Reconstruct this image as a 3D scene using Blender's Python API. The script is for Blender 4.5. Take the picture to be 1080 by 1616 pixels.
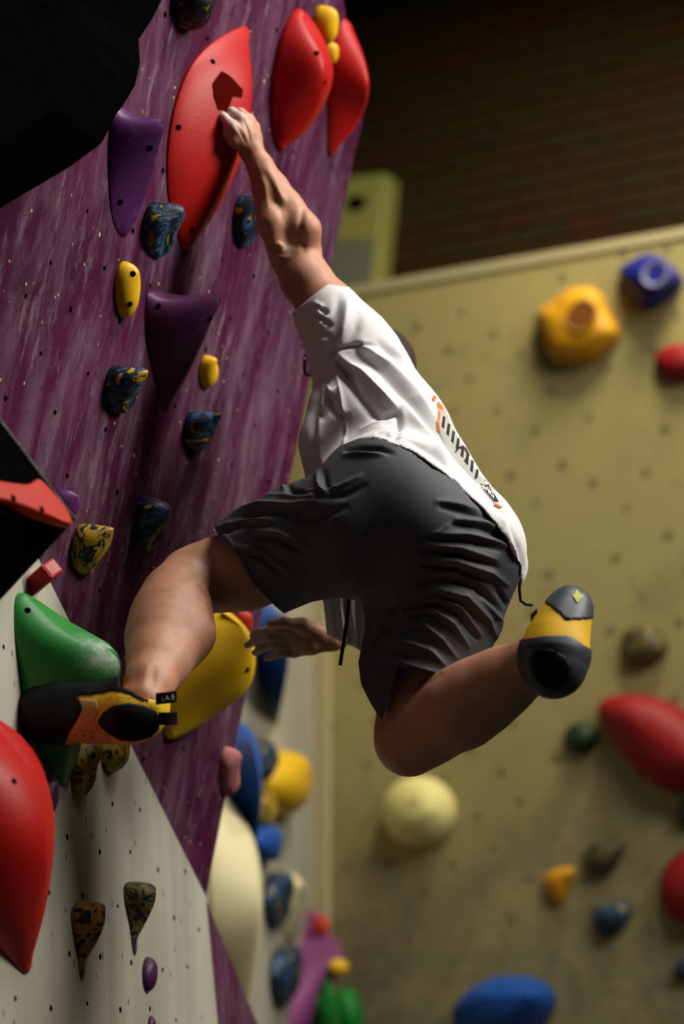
import bpy, bmesh, math, random
import numpy as np
from mathutils import Vector, Matrix
from mathutils.bvhtree import BVHTree

random.seed(7)
rng = np.random.default_rng(7)
for o in list(bpy.data.objects):
    bpy.data.objects.remove(o, do_unlink=True)
scene = bpy.context.scene
COL = scene.collection

# ------------------------------------------------------------------ camera
IMG_W, IMG_H = 1080, 1616
LENS, SENSOR = 85.0, 36.0
F = IMG_H * LENS / SENSOR
PITCH = math.radians(14)
CAM = np.array([0.0, 0.0, 1.4])
FWD = np.array([0.0, math.cos(PITCH), math.sin(PITCH)])
RGT = np.array([1.0, 0.0, 0.0])
UPV = np.array([0.0, -math.sin(PITCH), math.cos(PITCH)])
cd = bpy.data.cameras.new('camera')
cam = bpy.data.objects.new('camera', cd)
COL.objects.link(cam)
cam.location = CAM
cam.rotation_euler = (math.pi / 2 + PITCH, 0, 0)
cd.sensor_fit = 'VERTICAL'
cd.sensor_height = SENSOR
cd.lens = LENS
cd.clip_end = 100
cd.dof.use_dof = True
cd.dof.focus_distance = 4.87
cd.dof.aperture_fstop = 1.5
scene.camera = cam

# ------------------------------------------------------------------ light
world = bpy.data.worlds.new('world')
scene.world = world
world.use_nodes = True
world.node_tree.nodes['Background'].inputs[0].default_value = (0.9, 0.95, 1.0, 1)
world.node_tree.nodes['Background'].inputs[1].default_value = 0.0015


def area(name, loc, target, size, power, col, spread=180):
    l = bpy.data.lights.new(name, 'AREA')
    l.shape = 'DISK'
    l.size = size
    l.energy = power
    l.color = col
    l.spread = math.radians(spread)
    o = bpy.data.objects.new(name, l)
    COL.objects.link(o)
    o.location = loc
    o.rotation_euler = (Vector(target) - Vector(loc)).to_track_quat('-Z', 'Y').to_euler()
    return o


area('ceiling_flood', (3.4, 4.2, 5.1), (-0.1, 5.0, 2.8), 1.5, 105, (1.0, 0.97, 0.92), 110)
area('ceiling_flood_near', (1.5, 4.3, 6.5), (-0.1, 5.1, 2.4), 1.6, 75, (1.0, 0.97, 0.92), 110)
area('ceiling_flood_rear', (1.3, 7.0, 6.0), (1.0, 8.3, 3.9), 0.9, 78, (1.0, 0.93, 0.66), 130)
area('ceiling_flood_front', (0.3, 1.4, 6.4), (-0.4, 4.9, 2.2), 0.8, 8, (1.0, 0.95, 0.9))

scene.view_settings.view_transform = 'Standard'
scene.view_settings.look = 'None'
scene.view_settings.exposure = -0.35
scene.view_settings.gamma = 1.0
scene.view_settings.use_curve_mapping = False


# ------------------------------------------------------------------ projection helpers
def ray(x, y):
    return FWD + RGT * ((x - 540) / F) + UPV * ((808 - y) / F)


def P(x, y, d):
    return CAM + d * ray(x, y)


def proj(p):
    q = np.asarray(p) - CAM
    d = q @ FWD
    return 540 + F * (q @ RGT) / d, 808 - F * (q @ UPV) / d, d


class Wall:
    def __init__(s, p, n, up=(0, 0, 1)):
        s.p = np.array(p, float)
        s.n = np.array(n, float) / np.linalg.norm(n)
        u = np.cross(np.array(up, float), s.n)
        s.u = u / np.linalg.norm(u)
        s.v = np.cross(s.n, s.u)

    def hit(s, x, y, h=0.0):
        v = ray(x, y)
        return CAM + v * (np.dot(s.p + s.n * h - CAM, s.n) / np.dot(v, s.n))

    def uv(s, p):
        q = p - s.p
        return np.array([q @ s.u, q @ s.v])

    def at(s, uv, h=0.0):
        return s.p + s.u * uv[0] + s.v * uv[1] + s.n * h

    def px(s, x, y, h=0.0):
        return s.uv(s.hit(x, y, h))


# ------------------------------------------------------------------ materials
MATS = {}


def nd(nt, t, **kw):
    n = nt.nodes.new(t)
    for k, v in kw.items():
        setattr(n, k, v)
    return n


def principled(name, rough=0.6, spec=0.4, col=(0.5, 0.5, 0.5)):
    m = bpy.data.materials.new(name)
    m.use_nodes = True
    nt = m.node_tree
    b = nt.nodes['Principled BSDF']
    b.inputs['Base Color'].default_value = (*col, 1)
    b.inputs['Roughness'].default_value = rough
    b.inputs['Specular IOR Level'].default_value = spec
    MATS[name] = m
    return m, nt, b


def noise(nt, scale, detail=4, rough=0.6, vec=None, dist=0.0):
    n = nd(nt, 'ShaderNodeTexNoise')
    n.inputs['Scale'].default_value = scale
    n.inputs['Detail'].default_value = detail
    n.inputs['Roughness'].default_value = rough
    n.inputs['Distortion'].default_value = dist
    if vec is not None:
        nt.links.new(vec, n.inputs['Vector'])
    return n.outputs['Fac']


def ramp(nt, fac, stops, interp='LINEAR'):
    r = nd(nt, 'ShaderNodeValToRGB')
    r.color_ramp.interpolation = interp
    e = r.color_ramp.elements
    while len(e) < len(stops):
        e.new(0.5)
    for i, (p, c) in enumerate(stops):
        e[i].position = p
        e[i].color = (*c, 1)
    nt.links.new(fac, r.inputs[0])
    return r.outputs[0]


def mixc(nt, fac, a, b, mode='MIX'):
    m = nd(nt, 'ShaderNodeMix', data_type='RGBA', blend_type=mode)
    for s, v in ((0, fac), (6, a), (7, b)):
        if isinstance(v, (int, float)):
            m.inputs[s].default_value = v
        elif isinstance(v, tuple):
            m.inputs[s].default_value = (*v, 1)
        else:
            nt.links.new(v, m.inputs[s])
    return m.outputs[2]


def objvec(nt, scale=(1, 1, 1), rot=(0, 0, 0)):
    tc = nd(nt, 'ShaderNodeTexCoord')
    mp = nd(nt, 'ShaderNodeMapping')
    mp.inputs['Scale'].default_value = scale
    mp.inputs['Rotation'].default_value = rot
    nt.links.new(tc.outputs['Object'], mp.inputs['Vector'])
    return mp.outputs['Vector']


def bump(nt, b, h, strength=0.3, dist=0.01):
    n = nd(nt, 'ShaderNodeBump')
    n.inputs['Strength'].default_value = strength
    n.inputs['Distance'].default_value = dist
    nt.links.new(h, n.inputs['Height'])
    nt.links.new(n.outputs['Normal'], b.inputs['Normal'])


def plastic(name, c1, c2=None, rough=0.45, chalk=0.12, spec=0.22):
    """moulded hold plastic: small tone variation and a little chalk dust"""
    m, nt, b = principled(name, rough, spec, c1)
    c2 = c2 or tuple(x * 0.75 for x in c1)
    v = objvec(nt)
    base = ramp(nt, noise(nt, 7, 5, 0.6, v), [(0.3, c1), (0.75, c2)])
    dust = ramp(nt, noise(nt, 16, 8, 0.7, v), [(0.56, (0, 0, 0)), (0.8, (chalk, chalk, chalk))])
    nt.links.new(mixc(nt, dust, base, (0.62, 0.58, 0.56)), b.inputs['Base Color'])
    bump(nt, b, noise(nt, 180, 3, 0.6, v), 0.12, 0.004)
    return m


def marbled(name, stops, scale=14, tip=None):
    m, nt, b = principled(name, 0.5, 0.35)
    oi = nd(nt, 'ShaderNodeObjectInfo')
    ad = nd(nt, 'ShaderNodeVectorMath', operation='MULTIPLY_ADD')
    nt.links.new(oi.outputs['Random'], ad.inputs[0])
    ad.inputs[1].default_value = (7, 11, 5)
    nt.links.new(objvec(nt), ad.inputs[2])
    v = ad.outputs[0]
    f = noise(nt, scale, 3, 0.55, v, 1.6)
    c = ramp(nt, f, stops, 'CONSTANT')
    nt.links.new(c, b.inputs['Base Color'])
    bump(nt, b, noise(nt, 160, 3, 0.6, v), 0.12, 0.004)
    return m


NAVY, DBLUE, YEL, BLK = (0.006, 0.010, 0.026), (0.022, 0.085, 0.17), (0.42, 0.25, 0.012), (0.007, 0.007, 0.008)
plastic('red_plastic', (0.42, 0.007, 0.005), (0.33, 0.006, 0.004), 0.45, 0.015, 0.2)
plastic('crimson_plastic', (0.27, 0.007, 0.010), (0.22, 0.006, 0.008), 0.55, 0.03)
plastic('orange_red_plastic', (0.46, 0.03, 0.012), (0.40, 0.024, 0.010), 0.55, 0.04)
plastic('purple_plastic', (0.095, 0.016, 0.105), (0.07, 0.012, 0.085), 0.4)
plastic('dark_purple_plastic', (0.075, 0.014, 0.06), (0.055, 0.011, 0.048), 0.42)
plastic('mauve_plastic', (0.22, 0.055, 0.17), (0.19, 0.045, 0.15), 0.6, 0.05)
plastic('yellow_plastic', (0.72, 0.42, 0.012), (0.66, 0.37, 0.010), 0.38, 0.04)
plastic('amber_plastic', (0.62, 0.30, 0.012), (0.50, 0.22, 0.010), 0.5, 0.05)
plastic('blue_plastic', (0.010, 0.075, 0.33), (0.008, 0.055, 0.26), 0.4, 0.08)
plastic('deep_blue_plastic', (0.014, 0.018, 0.20), (0.011, 0.013, 0.15), 0.4, 0.1)
plastic('cream_plastic', (0.66, 0.58, 0.33), (0.62, 0.54, 0.30), 0.55, 0.05)
plastic('pale_yellow_plastic', (0.68, 0.60, 0.24), (0.62, 0.55, 0.21), 0.5, 0.03)
plastic('bottle_green_plastic', (0.008, 0.028, 0.020), (0.02, 0.035, 0.015), 0.5, 0.08)
plastic('bright_green_plastic', (0.012, 0.21, 0.03), (0.010, 0.16, 0.025), 0.45, 0.08)
plastic('chalky_pink_plastic', (0.48, 0.22, 0.20), (0.30, 0.05, 0.05), 0.7, 0.6)
marbled('navy_yellow_marble', [(0.0, YEL), (0.36, NAVY), (0.50, DBLUE), (0.57, BLK), (0.64, YEL), (0.70, NAVY)])
marbled('yellow_navy_marble', [(0.0, NAVY), (0.38, YEL), (0.50, (0.30, 0.19, 0.02)), (0.56, NAVY), (0.62, YEL), (0.72, DBLUE)], 16)
marbled('orange_black_marble', [(0.0, BLK), (0.40, (0.30, 0.13, 0.02)), (0.53, (0.22, 0.10, 0.02)), (0.58, BLK), (0.66, (0.3, 0.13, 0.02))], 20)
marbled('black_ochre_marble', [(0.0, (0.26, 0.14, 0.02)), (0.36, BLK), (0.58, (0.012, 0.012, 0.014)), (0.63, (0.26, 0.15, 0.02)), (0.70, BLK)], 22)
marbled('olive_navy_marble', [(0.0, (0.16, 0.12, 0.01)), (0.40, NAVY), (0.5, (0.13, 0.11, 0.015)), (0.58, (0.01, 0.02, 0.03)), (0.68, (0.2, 0.14, 0.012))], 18)

principled('black_rubber', 0.6, 0.15, (0.0035, 0.0035, 0.004))
principled('grey_rubber', 0.5, 0.4, (0.035, 0.042, 0.05))
principled('bolt_dark', 1.0, 0.0, (0.004, 0.003, 0.003))
principled('frame_black', 0.3, 0.5, (0.008, 0.008, 0.01))
principled('ceiling_black', 0.9, 0.1, (0.006, 0.006, 0.006))
principled('mat_grey', 0.85, 0.2, (0.05, 0.05, 0.055))


def hold_with_chalk(name, col, p, rad):
    """hold colour with climbing chalk rubbed on around one spot of its surface"""
    m, nt, b = principled(name, 0.5, 0.4, col)
    tc = nd(nt, 'ShaderNodeTexCoord')
    ds = nd(nt, 'ShaderNodeVectorMath', operation='DISTANCE')
    nt.links.new(tc.outputs['Object'], ds.inputs[0])
    ds.inputs[1].default_value = tuple(p)
    near = nd(nt, 'ShaderNodeMapRange')
    near.inputs[1].default_value = rad
    near.inputs[2].default_value = rad * 0.15
    nt.links.new(ds.outputs['Value'], near.inputs[0])
    mul = nd(nt, 'ShaderNodeMath', operation='MULTIPLY')
    nt.links.new(near.outputs[0], mul.inputs[0])
    nt.links.new(ramp(nt, noise(nt, 22, 7, 0.7, objvec(nt)), [(0.38, (0, 0, 0)), (0.62, (0.8, 0.8, 0.8))]), mul.inputs[1])
    base = ramp(nt, noise(nt, 9, 5, 0.6, objvec(nt)), [(0.3, col), (0.75, tuple(x * 0.75 for x in col))])
    nt.links.new(mixc(nt, mul.outputs[0], base, (0.62, 0.62, 0.58)), b.inputs['Base Color'])
    bump(nt, b, noise(nt, 180, 3, 0.6, objvec(nt)), 0.15, 0.004)
    return name


PURPLE = Wall(P(265, 250, 5.15), (math.sin(math.radians(68)) * math.cos(math.radians(12)),
                                  -math.cos(math.radians(68)) * math.cos(math.radians(12)), -math.sin(math.radians(12))))
L1, L2 = PURPLE.hit(80, 920), PURPLE.hit(325, 1415)
gq = P(25, 1100, 4.64)
gn = np.cross(L2 - L1, gq - L1)
gn *= np.sign(gn[0])
GREY = Wall(L1, gn)
z_top = P(570, 465, 9.0)[2]
b0 = P(570, 465, 9.0)
r1 = ray(1080, 375)
b1 = CAM + r1 * ((z_top - CAM[2]) / r1[2])
BACK = Wall(b0, (-(b1 - b0)[1] * -1, -(b1 - b0)[0], 0))
corner = BACK.hit(495, 1400)
fpt = P(352, 1500, 6.7)
fd = corner - fpt
FAR = Wall(corner, (fd[1], -fd[0], 0))



def wallvec(nt, wall, su, sv):
    """coordinates running along and up a wall"""
    tc = nd(nt, 'ShaderNodeTexCoord')
    cb = nd(nt, 'ShaderNodeCombineXYZ')
    for i, (ax, k) in enumerate(((wall.u, su), (wall.v, sv))):
        dt = nd(nt, 'ShaderNodeVectorMath', operation='DOT_PRODUCT')
        dt.inputs[1].default_value = tuple(ax * k)
        nt.links.new(tc.outputs['Object'], dt.inputs[0])
        nt.links.new(dt.outputs['Value'], cb.inputs[i])
    return cb.outputs[0]


def wall_paint():
    # purple: sanded paint, chalk streaks running down, chipped specks of bare wood
    m, nt, b = principled('purple_paint', 0.8, 0.08)
    v = objvec(nt)
    base = ramp(nt, noise(nt, 3.0, 6, 0.65, v), [(0.3, (0.078, 0.008, 0.036)), (0.7, (0.036, 0.0035, 0.018))])
    chalk = ramp(nt, noise(nt, 4.0, 9, 0.72, wallvec(nt, PURPLE, 2.2, 0.55), 0.5), [(0.44, (0, 0, 0)), (0.68, (0.60, 0.60, 0.60))])
    c = mixc(nt, chalk, base, (0.175, 0.105, 0.148))
    fine = ramp(nt, noise(nt, 12, 9, 0.75, wallvec(nt, PURPLE, 2.6, 0.45)), [(0.54, (0, 0, 0)), (0.72, (0.55, 0.55, 0.55))])
    c = mixc(nt, fine, c, (0.31, 0.235, 0.275))
    worn = ramp(nt, noise(nt, 26, 6, 0.7, wallvec(nt, PURPLE, 1.6, 0.8)), [(0.30, (0.35, 0.35, 0.35)), (0.46, (1, 1, 1))])
    c = mixc(nt, 0.8, c, worn, 'MULTIPLY')
    vor = nd(nt, 'ShaderNodeTexVoronoi')
    vor.inputs['Scale'].default_value = 52
    nt.links.new(wallvec(nt, PURPLE, 0.8, 0.55), vor.inputs['Vector'])
    dv = nd(nt, 'ShaderNodeMath', operation='MULTIPLY_ADD')
    nt.links.new(noise(nt, 60, 3, 0.6, v), dv.inputs[0])
    dv.inputs[1].default_value = 0.35
    nt.links.new(vor.outputs['Distance'], dv.inputs[2])
    spot = ramp(nt, dv.outputs[0], [(0.0, (1, 1, 1)), (0.235, (1, 1, 1)), (0.265, (0, 0, 0))])
    patch = ramp(nt, noise(nt, 5.5, 6, 0.7, v), [(0.49, (0, 0, 0)), (0.57, (1, 1, 1))])
    sm = nd(nt, 'ShaderNodeMath', operation='MULTIPLY')
    nt.links.new(spot, sm.inputs[0])
    nt.links.new(patch, sm.inputs[1])
    c = mixc(nt, sm.outputs[0], c, (0.60, 0.40, 0.22))
    nt.links.new(c, b.inputs['Base Color'])
    bump(nt, b, noise(nt, 210, 4, 0.7, v), 0.35, 0.004)
    # pale grey plywood with drip streaks
    m, nt, b = principled('pale_paint', 0.8, 0.12)
    v = objvec(nt)
    base = ramp(nt, noise(nt, 1.6, 6, 0.6, v), [(0.3, (0.44, 0.41, 0.32)), (0.7, (0.36, 0.34, 0.27))])
    st = ramp(nt, noise(nt, 5.0, 7, 0.62, wallvec(nt, GREY, 1.5, 0.14), 0.3), [(0.42, (0, 0, 0)), (0.72, (0.55, 0.55, 0.55))])
    c = mixc(nt, st, base, (0.22, 0.205, 0.16))
    vor = nd(nt, 'ShaderNodeTexVoronoi')
    vor.inputs['Scale'].default_value = 30
    nt.links.new(wallvec(nt, GREY, 1, 0.4), vor.inputs['Vector'])
    spot = ramp(nt, vor.outputs['Distance'], [(0.0, (1, 1, 1)), (0.07, (1, 1, 1)), (0.11, (0, 0, 0))])
    c = mixc(nt, spot, c, (0.03, 0.028, 0.02))
    nt.links.new(c, b.inputs['Base Color'])
    bump(nt, b, noise(nt, 200, 4, 0.7, v), 0.3, 0.004)
    # khaki back wall with boot scuffs
    m, nt, b = principled('khaki_paint', 0.85, 0.1)
    v = objvec(nt)
    base = ramp(nt, noise(nt, 0.9, 6, 0.6, v), [(0.3, (0.38, 0.31, 0.125)), (0.7, (0.32, 0.262, 0.112))])
    sc = ramp(nt, noise(nt, 3.2, 8, 0.7, v), [(0.50, (0, 0, 0)), (0.72, (0.6, 0.6, 0.6))])
    c = mixc(nt, sc, base, (0.17, 0.15, 0.085))
    # boot rubber low down, deepened to paint in light fading toward the floor
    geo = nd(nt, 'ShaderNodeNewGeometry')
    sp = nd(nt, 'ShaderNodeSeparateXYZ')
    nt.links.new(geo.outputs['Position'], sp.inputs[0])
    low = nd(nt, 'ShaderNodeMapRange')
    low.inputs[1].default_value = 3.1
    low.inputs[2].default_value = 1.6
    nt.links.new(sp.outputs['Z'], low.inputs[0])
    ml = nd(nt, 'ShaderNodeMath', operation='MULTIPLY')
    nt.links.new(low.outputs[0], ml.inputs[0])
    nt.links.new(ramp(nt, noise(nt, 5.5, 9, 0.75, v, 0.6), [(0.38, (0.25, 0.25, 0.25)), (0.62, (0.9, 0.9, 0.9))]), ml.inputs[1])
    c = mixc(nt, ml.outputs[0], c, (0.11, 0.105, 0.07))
    nt.links.new(c, b.inputs['Base Color'])
    bump(nt, b, noise(nt, 120, 4, 0.7, v), 0.3, 0.004)
    m, nt, b = principled('khaki_edge', 0.8, 0.2, (0.42, 0.35, 0.2))
    m, nt, b = principled('black_volume_paint', 1.0, 0.0)
    nt.links.new(ramp(nt, noise(nt, 60, 4, 0.7, objvec(nt)), [(0.3, (0.0012, 0.0012, 0.0012)), (0.8, (0.003, 0.003, 0.003))]), b.inputs['Base Color'])
    bump(nt, b, noise(nt, 260, 3, 0.7, objvec(nt)), 0.4, 0.004)
    m, nt, b = principled('worn_edge', 0.9, 0.2)
    nt.links.new(ramp(nt, noise(nt, 40, 5, 0.7, objvec(nt)), [(0.35, (0.02, 0.02, 0.022)), (0.7, (0.11, 0.11, 0.11))]), b.inputs['Base Color'])
    m, nt, b = principled('brick_red', 0.9, 0.2)
    oi = nd(nt, 'ShaderNodeObjectInfo')
    nt.links.new(ramp(nt, oi.outputs['Random'], [(0.0, (0.060, 0.043, 0.014)), (0.5, (0.072, 0.038, 0.014)), (0.8, (0.085, 0.027, 0.012)), (1.0, (0.05, 0.042, 0.016))]), b.inputs['Base Color'])
    principled('khaki_hole', 0.9, 0.1, (0.19, 0.155, 0.075))
    principled('mortar', 0.95, 0.1, (0.05, 0.042, 0.016))
    principled('cabinet_paint', 0.55, 0.3, (0.55, 0.53, 0.16))
    principled('grille_metal', 0.5, 0.5, (0.60, 0.62, 0.52))


wall_paint()


def people_mats():
    m, nt, b = principled('skin', 0.5, 0.35)
    v = objvec(nt)
    c = ramp(nt, noise(nt, 9, 5, 0.6, v), [(0.3, (0.48, 0.245, 0.145)), (0.7, (0.42, 0.185, 0.105))])
    fine = ramp(nt, noise(nt, 70, 5, 0.7, v), [(0.4, (1, 1, 1)), (0.75, (0.86, 0.80, 0.78))])
    c = mixc(nt, 1.0, c, fine, 'MULTIPLY')
    geo = nd(nt, 'ShaderNodeNewGeometry')
    for hand, rad in ((P(425, 1010, 5.2), 0.085), (P(362, 184, 5.24), 0.06)):      # climbing chalk on the fingers; also stands in for light on the right hand
        ds = nd(nt, 'ShaderNodeVectorMath', operation='DISTANCE')
        nt.links.new(geo.outputs['Position'], ds.inputs[0])
        ds.inputs[1].default_value = tuple(hand)
        mr = nd(nt, 'ShaderNodeMapRange')
        mr.inputs[1].default_value = rad
        mr.inputs[2].default_value = rad * 0.3
        nt.links.new(ds.outputs['Value'], mr.inputs[0])
        ml = nd(nt, 'ShaderNodeMath', operation='MULTIPLY')
        nt.links.new(mr.outputs[0], ml.inputs[0])
        nt.links.new(ramp(nt, noise(nt, 45, 6, 0.7, v), [(0.3, (0.35, 0.35, 0.35)), (0.6, (0.85, 0.85, 0.85))]), ml.inputs[1])
        c = mixc(nt, ml.outputs[0], c, (0.66, 0.56, 0.50))
    nt.links.new(c, b.inputs['Base Color'])
    b.inputs['Subsurface Weight'].default_value = 0.12
    b.inputs['Subsurface Radius'].default_value = (0.02, 0.008, 0.004)
    bump(nt, b, noise(nt, 260, 4, 0.7, v), 0.18, 0.003)
    m, nt, b = principled('hair', 0.75, 0.2)
    v = objvec(nt)
    nt.links.new(ramp(nt, noise(nt, 240, 3, 0.7, v), [(0.35, (0.012, 0.007, 0.005)), (0.75, (0.06, 0.033, 0.024))]), b.inputs['Base Color'])
    bump(nt, b, noise(nt, 300, 3, 0.7, v), 0.5, 0.003)
    m, nt, b = principled('white_cotton', 0.85, 0.15)
    v = objvec(nt)
    nt.links.new(ramp(nt, noise(nt, 5, 4, 0.6, v), [(0.3, (0.64, 0.615, 0.61)), (0.7, (0.58, 0.56, 0.555))]), b.inputs['Base Color'])
    b.inputs['Sheen Weight'].default_value = 0.15
    bump(nt, b, noise(nt, 45, 4, 0.6, v), 0.12, 0.006)
    m, nt, b = principled('charcoal_nylon', 0.62, 0.3)
    v = objvec(nt)
    nt.links.new(ramp(nt, noise(nt, 6, 4, 0.6, v), [(0.3, (0.055, 0.056, 0.062)), (0.7, (0.047, 0.048, 0.053))]), b.inputs['Base Color'])
    bump(nt, b, noise(nt, 40, 4, 0.6, v), 0.10, 0.006)
    plastic('shoe_yellow', (0.72, 0.42, 0.012), (0.62, 0.34, 0.012), 0.6, 0.03)
    plastic('shoe_tan', (0.50, 0.29, 0.10), (0.44, 0.24, 0.08), 0.7, 0.03)
    principled('shoe_text', 0.7, 0.2, (0.11, 0.02, 0.006))
    principled('print_black', 0.8, 0.2, (0.012, 0.012, 0.012))
    principled('print_orange', 0.8, 0.2, (0.60, 0.13, 0.015))
    principled('print_cream', 0.85, 0.2, (0.36, 0.35, 0.31))
    principled('print_white', 0.85, 0.2, (0.75, 0.74, 0.72))
    principled('cord_black', 0.8, 0.2, (0.008, 0.008, 0.009))
    principled('pocket_shade', 1.0, 0.0, (0.055, 0.003, 0.002))
    principled('emblem', 0.6, 0.3, (0.45, 0.42, 0.05))


people_mats()


# ------------------------------------------------------------------ object helpers
def empty(name, loc, parent=None):
    o = bpy.data.objects.new(name, None)
    COL.objects.link(o)
    o.empty_display_size = 0.05
    if parent is None:
        o.location = loc
    return o


def adopt(o, parent):
    """parent keeping the world position (parents are never rotated)"""
    o.parent = parent
    pl = Vector((0, 0, 0))
    q = parent
    while q is not None:
        pl += Vector(q.location)
        q = q.parent
    o.location = Vector(o.location) - pl


def mesh_obj(name, verts, faces, mat, parent=None, smooth=True, origin=None, merge=False):
    verts = np.asarray(verts, float)
    org = verts.mean(axis=0) if origin is None else np.asarray(origin, float)
    me = bpy.data.meshes.new(name)
    me.from_pydata((verts - org).tolist(), [], [list(map(int, f)) for f in faces])
    if merge:
        bm = bmesh.new()
        bm.from_mesh(me)
        bmesh.ops.remove_doubles(bm, verts=bm.verts, dist=1e-5)
        bmesh.ops.recalc_face_normals(bm, faces=bm.faces)
        bm.to_mesh(me)
        bm.free()
    if smooth:
        me.polygons.foreach_set('use_smooth', [True] * len(me.polygons))
    me.materials.append(MATS[mat])
    me.update()
    o = bpy.data.objects.new(name, me)
    COL.objects.link(o)
    o.location = org
    if parent is not None:
        adopt(o, parent)
    return o


def tag(o, label=None, cat=None, group=None, kind=None):
    for k, v in (('label', label), ('category', cat), ('group', group), ('kind', kind)):
        if v:
            o[k] = v
    return o


def wpos(o):
    p = Vector((0, 0, 0))
    while o is not None:
        p += Vector(o.location)
        o = o.parent
    return p


def bvh_of(*objs):
    vs, fs = [], []
    for o in objs:
        base = len(vs)
        w = wpos(o)
        vs += [v.co + w for v in o.data.vertices]
        fs += [[base + i for i in p.vertices] for p in o.data.polygons]
    return BVHTree.FromPolygons(vs, fs)


def cast(bvh, x, y):
    h = bvh.ray_cast(Vector(CAM), Vector(ray(x, y)).normalized())
    return h[0], h[1]


def slab(name, pts, n, thick, mat, parent=None, kind='structure'):
    """flat polygon with real thickness behind its face"""
    pts = np.asarray(pts)
    k = len(pts)
    back = pts - np.asarray(n) * thick
    v = np.vstack([pts, back])
    f = [list(range(k)), list(range(2 * k - 1, k - 1, -1))]
    f += [[i, i + k, (i + 1) % k + k, (i + 1) % k] for i in range(k)]
    o = mesh_obj(name, v, f, mat, parent, smooth=False)
    bm = bmesh.new()
    bm.from_mesh(o.data)
    bmesh.ops.recalc_face_normals(bm, faces=bm.faces)
    bm.to_mesh(o.data)
    bm.free()
    if parent is None:
        o['kind'] = kind
    return o


def box(name, c, half, mat, parent=None, axes=None, bev=0.0, segs=2):
    ax = np.eye(3) if axes is None else np.asarray(axes)
    bm = bmesh.new()
    bmesh.ops.create_cube(bm, size=2)
    for v in bm.verts:
        v.co = Vector([v.co[i] * half[i] for i in range(3)])
    if bev > 0:
        bmesh.ops.bevel(bm, geom=list(bm.edges), offset=bev, segments=segs, profile=0.5, affect='EDGES')
    V = [np.asarray(v.co) @ ax + np.asarray(c) for v in bm.verts]
    Fc = [[v.index for v in f.verts] for f in bm.faces]
    bm.free()
    return mesh_obj(name, V, Fc, mat, parent, smooth=False, origin=c)


# ------------------------------------------------------------------ walls
purple_px = [(-420, 640), (-60, -260), (250, -120), (535, -120), (542, 0), (572, 190), (541, 330), (482, 640), (456, 760),
             (381, 1130), (325, 1415), (80, 920)]
wall_left = slab('wall_left', [PURPLE.hit(*p) for p in purple_px], PURPLE.n, 0.05, 'purple_paint')
tag(wall_left, 'overhanging purple painted climbing wall streaked with chalk', 'wall')
ext = L1 + (L1 - L2) * 0.45
grey_pts = [ext, L1, L2, GREY.hit(344, 1616), GREY.hit(352, 1760), GREY.hit(-900, 1900)]
wall_left_lower = slab('wall_left_lower', grey_pts, GREY.n, 0.05, 'pale_paint')
tag(wall_left_lower, 'pale grey plywood climbing wall below the purple overhang', 'wall')
fa, fb, fc = PURPLE.hit(325, 1415) - PURPLE.n * 0.004, GREY.hit(344, 1640), P(425, 1660, 6.35)
fn_ = np.cross(fb - fa, fc - fa)
fn_ /= np.linalg.norm(fn_)
if fn_[1] > 0:
    fn_ = -fn_
trim_prow = slab('trim_1', [fa, fa + (fb - fa) * 2.4, fa + (fc - fa) * 2.4], fn_, 0.03, 'purple_paint')
tag(trim_prow, 'narrow purple return panel beside the pale lower wall', 'wall panel')

z0 = 0.0
bl, br = corner.copy(), BACK.hit(1500, 700)
for q in (bl, br):
    q[2] = 0
top = np.array([0, 0, z_top])
blx = bl - BACK.u * 1.2
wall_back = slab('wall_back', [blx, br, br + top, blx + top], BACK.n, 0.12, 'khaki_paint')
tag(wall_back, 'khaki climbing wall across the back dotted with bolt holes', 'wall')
cap = slab('top_edge', [blx + top + BACK.n * 0.008, br + top + BACK.n * 0.008, br + top + BACK.n * 0.008 + np.array([0, 0, 0.035]),
                        blx + top + BACK.n * 0.008 + np.array([0, 0, 0.035])], BACK.n, 0.13, 'khaki_edge', wall_back)
fe = fpt + (fpt - corner) * 0.35
fl0, fl1 = corner.copy(), fe.copy()
fl0[2] = fl1[2] = 0
wall_left_far = slab('wall_left_far', [fl1, fl0, fl0 + np.array([0, 0, 3.6]), fl1 + np.array([0, 0, 3.0])], FAR.n, 0.1, 'pale_paint')
tag(wall_left_far, 'pale far climbing wall running back beyond the purple prow', 'wall')
tr = corner.copy()
tr[2] = 0
trim = slab('trim_2', [tr + BACK.n * 0.03 + np.array([0.0, 0, 0]), tr + BACK.n * 0.03 + BACK.u * 0.07, tr + BACK.n * 0.03 + BACK.u * 0.07 + np.array([0, 0, 3.6]),
                       tr + BACK.n * 0.03 + np.array([0, 0, 3.6])], BACK.n, 0.028, 'khaki_edge')
tag(trim, 'pale corner strip where the far walls meet', 'trim')

floor = slab('floor', [(-4, -1.5, 0), (6, -1.5, 0), (6, 13, 0), (-4, 13, 0)], (0, 0, 1), 0.3, 'mat_grey')
ceiling = slab('ceiling', [(-5, -2, 7.4), (7, -2, 7.4), (7, 14, 7.4), (-5, 14, 7.4)], (0, 0, -1), 0.1, 'ceiling_black')

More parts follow.
